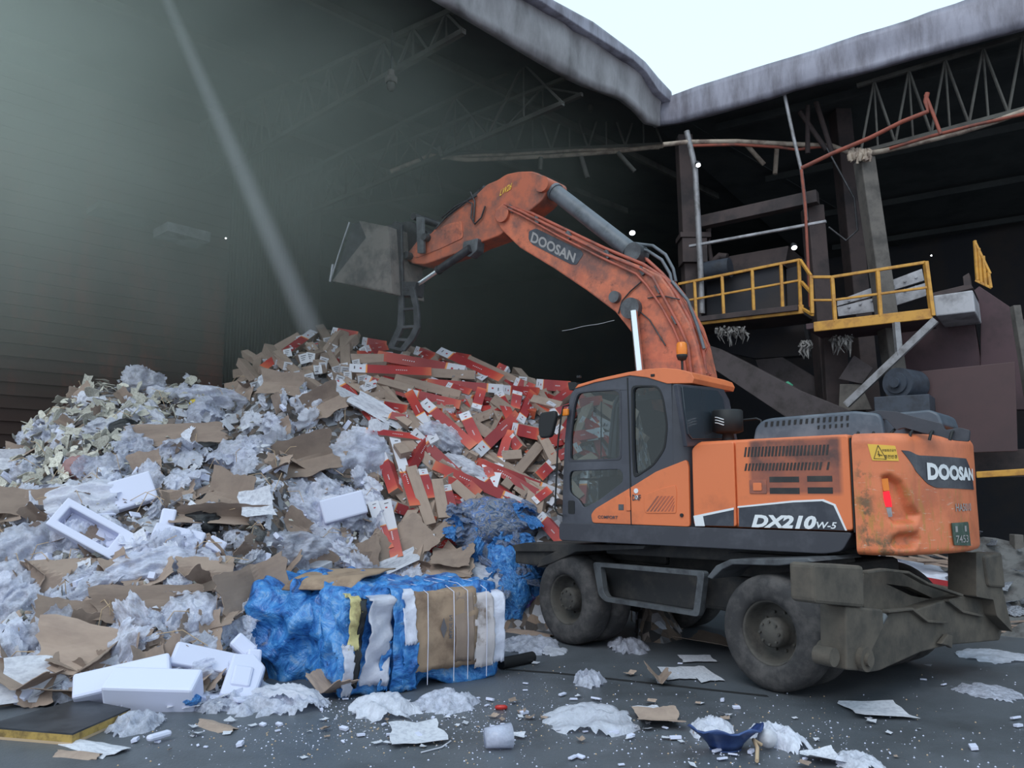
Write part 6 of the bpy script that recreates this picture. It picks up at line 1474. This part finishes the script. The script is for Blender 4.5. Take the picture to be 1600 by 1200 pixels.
for i in range(2200):
    x, y = gp(); p = G(x, y); s = R.choice((.003, .003, .004, .006, .009)); an = R.uniform(0, 6); c, s_ = math.cos(an)*s, math.sin(an)*s; z = .001
    mb.add([p+Vector((c, s_, z)), p+Vector((-s_, c, z)), p+Vector((-c, -s_, z)), p+Vector((s_, -c, z)), p+Vector((0, 0, s))], [(0, 1, 4), (1, 2, 4), (2, 3, 4), (3, 0, 4)], R.choice((0, 0, 0, 1)))
tag(mb.build('floor_crumbs', [M['foam'], M['kraft_in']]), 'tiny white crumbs scattered over the floor', 'crumbs', kind='stuff')
# blue basin, broken: a bowl segment lying on the floor
bm_ = MB(); vs = []; fs = []; n1, n2 = 18, 8
for j in range(n2+1):
    for i in range(n1+1):
        a_ = PI*1.05*i/n1+PI; r_ = .12+.17*j/n2; z = .0+.16*(j/n2)**.7; vs.append((r_*math.cos(a_), r_*math.sin(a_)*.8, z*(1+.12*math.sin(i*1.3)*(j == n2))))
for j in range(n2):
    for i in range(n1): a_ = j*(n1+1)+i; fs.append((a_, a_+1, a_+n1+2, a_+n1+1))
o = bm_.add(vs, fs, 0, True).add([(.12*math.cos(PI+PI*1.05*i/n1), .096*math.sin(PI+PI*1.05*i/n1), 0) for i in range(n1+1)], [tuple(range(n1+1))]).build('broken_basin', pbr('dark_blue_plastic', srgb(42, 62, 112), .35, col2=srgb(70, 92, 142), scale=5)); md = o.modifiers.new('s', 'SOLIDIFY'); md.thickness = .012
o.location = G(1140, 1178)+Vector((0, .12, .01)); o.rotation_euler = (0, .0, .1); tag(o, 'broken dark blue basin on the floor', 'basin')
o = MB().lathe([(0, 0), (.07, 0), (.09, .2), (.086, .2), (.066, .01)], (0, 0, .085), (1, .25, .03), 24).build('plastic_cup', M['film']); o.location = G(758, 1172); tag(o, 'clear plastic tub lying on its side on the floor', 'tub')
o = MB().lathe([(.035, .0), (.055, .01), (.055, .03), (.035, .04), (.03, .02), (.035, 0)], (0, 0, .0), (0, .3, 1), 20).build('red_ring', pbr('red_plastic', srgb(190, 50, 44), .4)); o.location = G(783, 1109); tag(o, 'small red plastic ring on the floor right of the bales', 'ring')
o = MB().lathe([(0, .0), (.05, .01), (.075, .05), (.05, .1), (0, .12)], (0, 0, .07), (.3, 1, .2), 18).build('white_disc', M['paper']); o.location = G(1200, 1175); tag(o, 'pale round disc leaning against the blue basin', 'disc')
o = MB().tube([G(1183, 1196)+Vector((0, 0, .03)), G(1184, 1182)+Vector((0, 0, .06)), G(1178, 1176)+Vector((0, 0, .09)), G(1190, 1175)+Vector((0, 0, .05))], .014, 8).build('rope_knot', M['kraft_in']); tag(o, 'knotted tan rope end in front of the blue basin', 'rope')
o = MB().tube([G(658, 1178)+Vector((0, 0, .01)), G(690, 1170)+Vector((0, 0, .01)), G(704, 1160)+Vector((0, 0, .01))], .006, 6).build('white_tie', M['paper']); tag(o, 'thin white tie lying on the open floor', 'tie')
o = MB().cyl((0, 0, .06), (.35, .35, .06), .06, n=16).build('steel_roller', M['black']); o.location = G(782, 1046); tag(o, 'dark tube end sticking out from under the cardboard faced bale', 'tube')
# ---------------- scrap heap beyond the stabiliser at the right
M['alu'] = pbr('crumpled_silver_scrap', srgb(150, 152, 162), .45, .3, col2=srgb(84, 86, 94), scale=5, bump=.4)
def RH(x, y):
    p = MRi@Vector((x, y, 0)); return 1.15*max(0, 1-abs(p.y+.2)/2.3)*min(1, max(0, (p.x-3.8)/1.2))+.12*noise.noise(Vector((x*2, y*2, 1)))
mb = MB(); vs = []; fs = []; n_ = 60; 
for j in range(31):
    for i in range(n_+1):
        p = MR@Vector((3.5+i*.16, -2.6+j*.17, 0)); vs.append((p.x, p.y, max(-.04, RH(p.x, p.y)-.05)))
for j in range(30):
    for i in range(n_): a_ = j*(n_+1)+i; fs.append((a_, a_+1, a_+n_+2, a_+n_+1))
tag(mb.add(vs, fs).build('scrap_heap', M['greyscrap']), 'low heap of grey scrap along the right bay floor', 'scrap heap', kind='stuff')
AL = [swap(GS[k], M['alu']) for k in range(3)]+[swap(FI[0], M['alu'])]
for i in range(170):
    p = MR@Vector((R.uniform(4.2, 11.5), R.uniform(-2.2, -.1), 0)); p.z = RH(p.x, p.y)+.03
    X_, Y_ = proj(p)
    if not 1330 < X_ < 1640: continue
    s = R.uniform(.05, .2); mk('silver_scrap', R.choice(AL), p, Matrix.Rotation(R.uniform(0, 6), 3, 'Z')@Matrix.Rotation(R.uniform(-1, 1), 3, 'X'), (s, s*R.uniform(.2, .7), s*.5), 'crumpled silver scrap in the low heap beyond the stabiliser', 'scrap', 'silver scrap beyond the stabiliser')
def pt(px, py, Y): return PY(px, py, Y)
for nm, me, a_, w, lb in (('plastic_film', FW[0], (1415, 890, 12.3), (.9, .4), 'white sheet draped over the scrap behind the stabiliser plate'), ('plastic_film', FW[2], (1370, 880, 12.6), (.5, .3), 'white film left of the draped sheet behind the stabiliser')):
    mk(nm, me, pt(*a_), basis(Vector((1, .1, -.12)), Vector((0, -.6, 1))), (w[0], w[1], .25), lb, 'plastic film')
mk('carton', CM['two'], pt(1478, 918, 12.0), basis(Vector((-1, .1, .18)), Vector((0, -.6, 1))), (.55, .14, .14), 'red carton lying in the scrap behind the stabiliser', 'carton')
for k in range(7):
    mk('wooden_stick', CM['kraft'], pt(1440+k*9, 878-2*(k % 3), 12.4), basis(Vector((1, R.uniform(-.3, .3), R.uniform(-.35, .1))), Vector((0, 0, 1))), (.5, .03, .03), 'thin wooden stick in the bundle under the excavator tail', 'stick', 'sticks under the excavator tail')
for k in range(4):
    mk('wooden_stick', CM['kraft'], pt(1572, 972+k*5, 11.0), basis(Vector((1, .2, R.uniform(-.1, .1))), Vector((0, 0, 1))), (.4, .03, .02), 'pale wooden slat lying at the far end of the stabiliser', 'slat', 'pale slats at the right edge')
# ================================================================ DUST HAZE AND LENS GLARE
def volmat(name, col, dens_fn, aniso=.3):
    m, t, out = nt(name); co = objco(t)
    v = nd(t, 'ShaderNodeVolumePrincipled'); v.inputs['Color'].default_value = c4(col); v.inputs['Anisotropy'].default_value = aniso
    t.links.new(dens_fn(t, co), v.inputs['Density']); t.links.new(v.outputs[0], out.inputs['Volume']); return m
def hz(t, co):
    sp = nd(t, 'ShaderNodeSeparateXYZ', {0: co})
    up = math_(t, 'MULTIPLY', math_(t, 'SUBTRACT', sp.outputs[2], 3.6), 1/6.0, True)
    lf = math_(t, 'MULTIPLY', math_(t, 'SUBTRACT', sp.outputs[0], -1.5), 1/8.0, True)
    n = ramp(t, noise_(t, co, .35, 3, .55, .6), [(.3, .45), (.7, 1.5)])
    base = math_(t, 'ADD', math_(t, 'MULTIPLY', math_(t, 'MULTIPLY', up, lf), HAZE_D), HAZE_D*.04)  # density grows up and to the left, giving dust and lens glare
    return math_(t, 'MULTIPLY', base, n)
HAZE_D = .15
M['haze'] = volmat('greenish_haze_and_glare', (.90, .98, .90), hz)
hb = quad(Matrix.Identity(4), -2.5, 12.6, .35, WB-.4, 3.3, 3.3, 3.3, 3.3, ZR-3.5).build('haze_and_glare', M['haze'])
hb.matrix_world = ML; tag(hb, 'greenish dusty haze and lens glare hanging under the left roof', 'haze', kind='stuff')
# streak of light onto the pile's peak, shaped as a cone of dense haze
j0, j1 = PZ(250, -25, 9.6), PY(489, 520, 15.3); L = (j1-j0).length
def light_streak(t, co):
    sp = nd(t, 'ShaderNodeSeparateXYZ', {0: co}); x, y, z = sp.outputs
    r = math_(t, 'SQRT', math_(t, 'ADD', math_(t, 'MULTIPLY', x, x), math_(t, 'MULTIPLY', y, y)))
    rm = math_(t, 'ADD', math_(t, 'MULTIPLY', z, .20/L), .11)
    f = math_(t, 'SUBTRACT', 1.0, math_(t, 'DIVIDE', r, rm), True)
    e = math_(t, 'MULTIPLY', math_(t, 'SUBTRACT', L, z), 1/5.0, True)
    return math_(t, 'MULTIPLY', math_(t, 'MULTIPLY', math_(t, 'POWER', f, 1.3), STREAK_D), math_(t, 'ADD', math_(t, 'MULTIPLY', e, .6), .4))
STREAK_D = 9.0
M['light_streak'] = volmat('light_streak_haze', (.96, .96, 1.0), light_streak, .2)
jb = MB().tube([(0, 0, 0), (0, 0, L)], [.11, .31], 20).build('light_streak_cone', M['light_streak'])
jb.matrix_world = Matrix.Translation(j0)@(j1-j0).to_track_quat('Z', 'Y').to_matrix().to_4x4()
tag(jb, 'pale slanting streak of light, shaped in haze, reaching the left peak of the pile', 'spray', kind='stuff')
for mm in (M['haze'], M['light_streak']): mm.cycles.volume_sampling = 'MULTIPLE_IMPORTANCE'
M['haze'].cycles.volume_step_rate = 1.0
sc.cycles.volume_bounces = 3
sc.cycles.transparent_max_bounces = 24
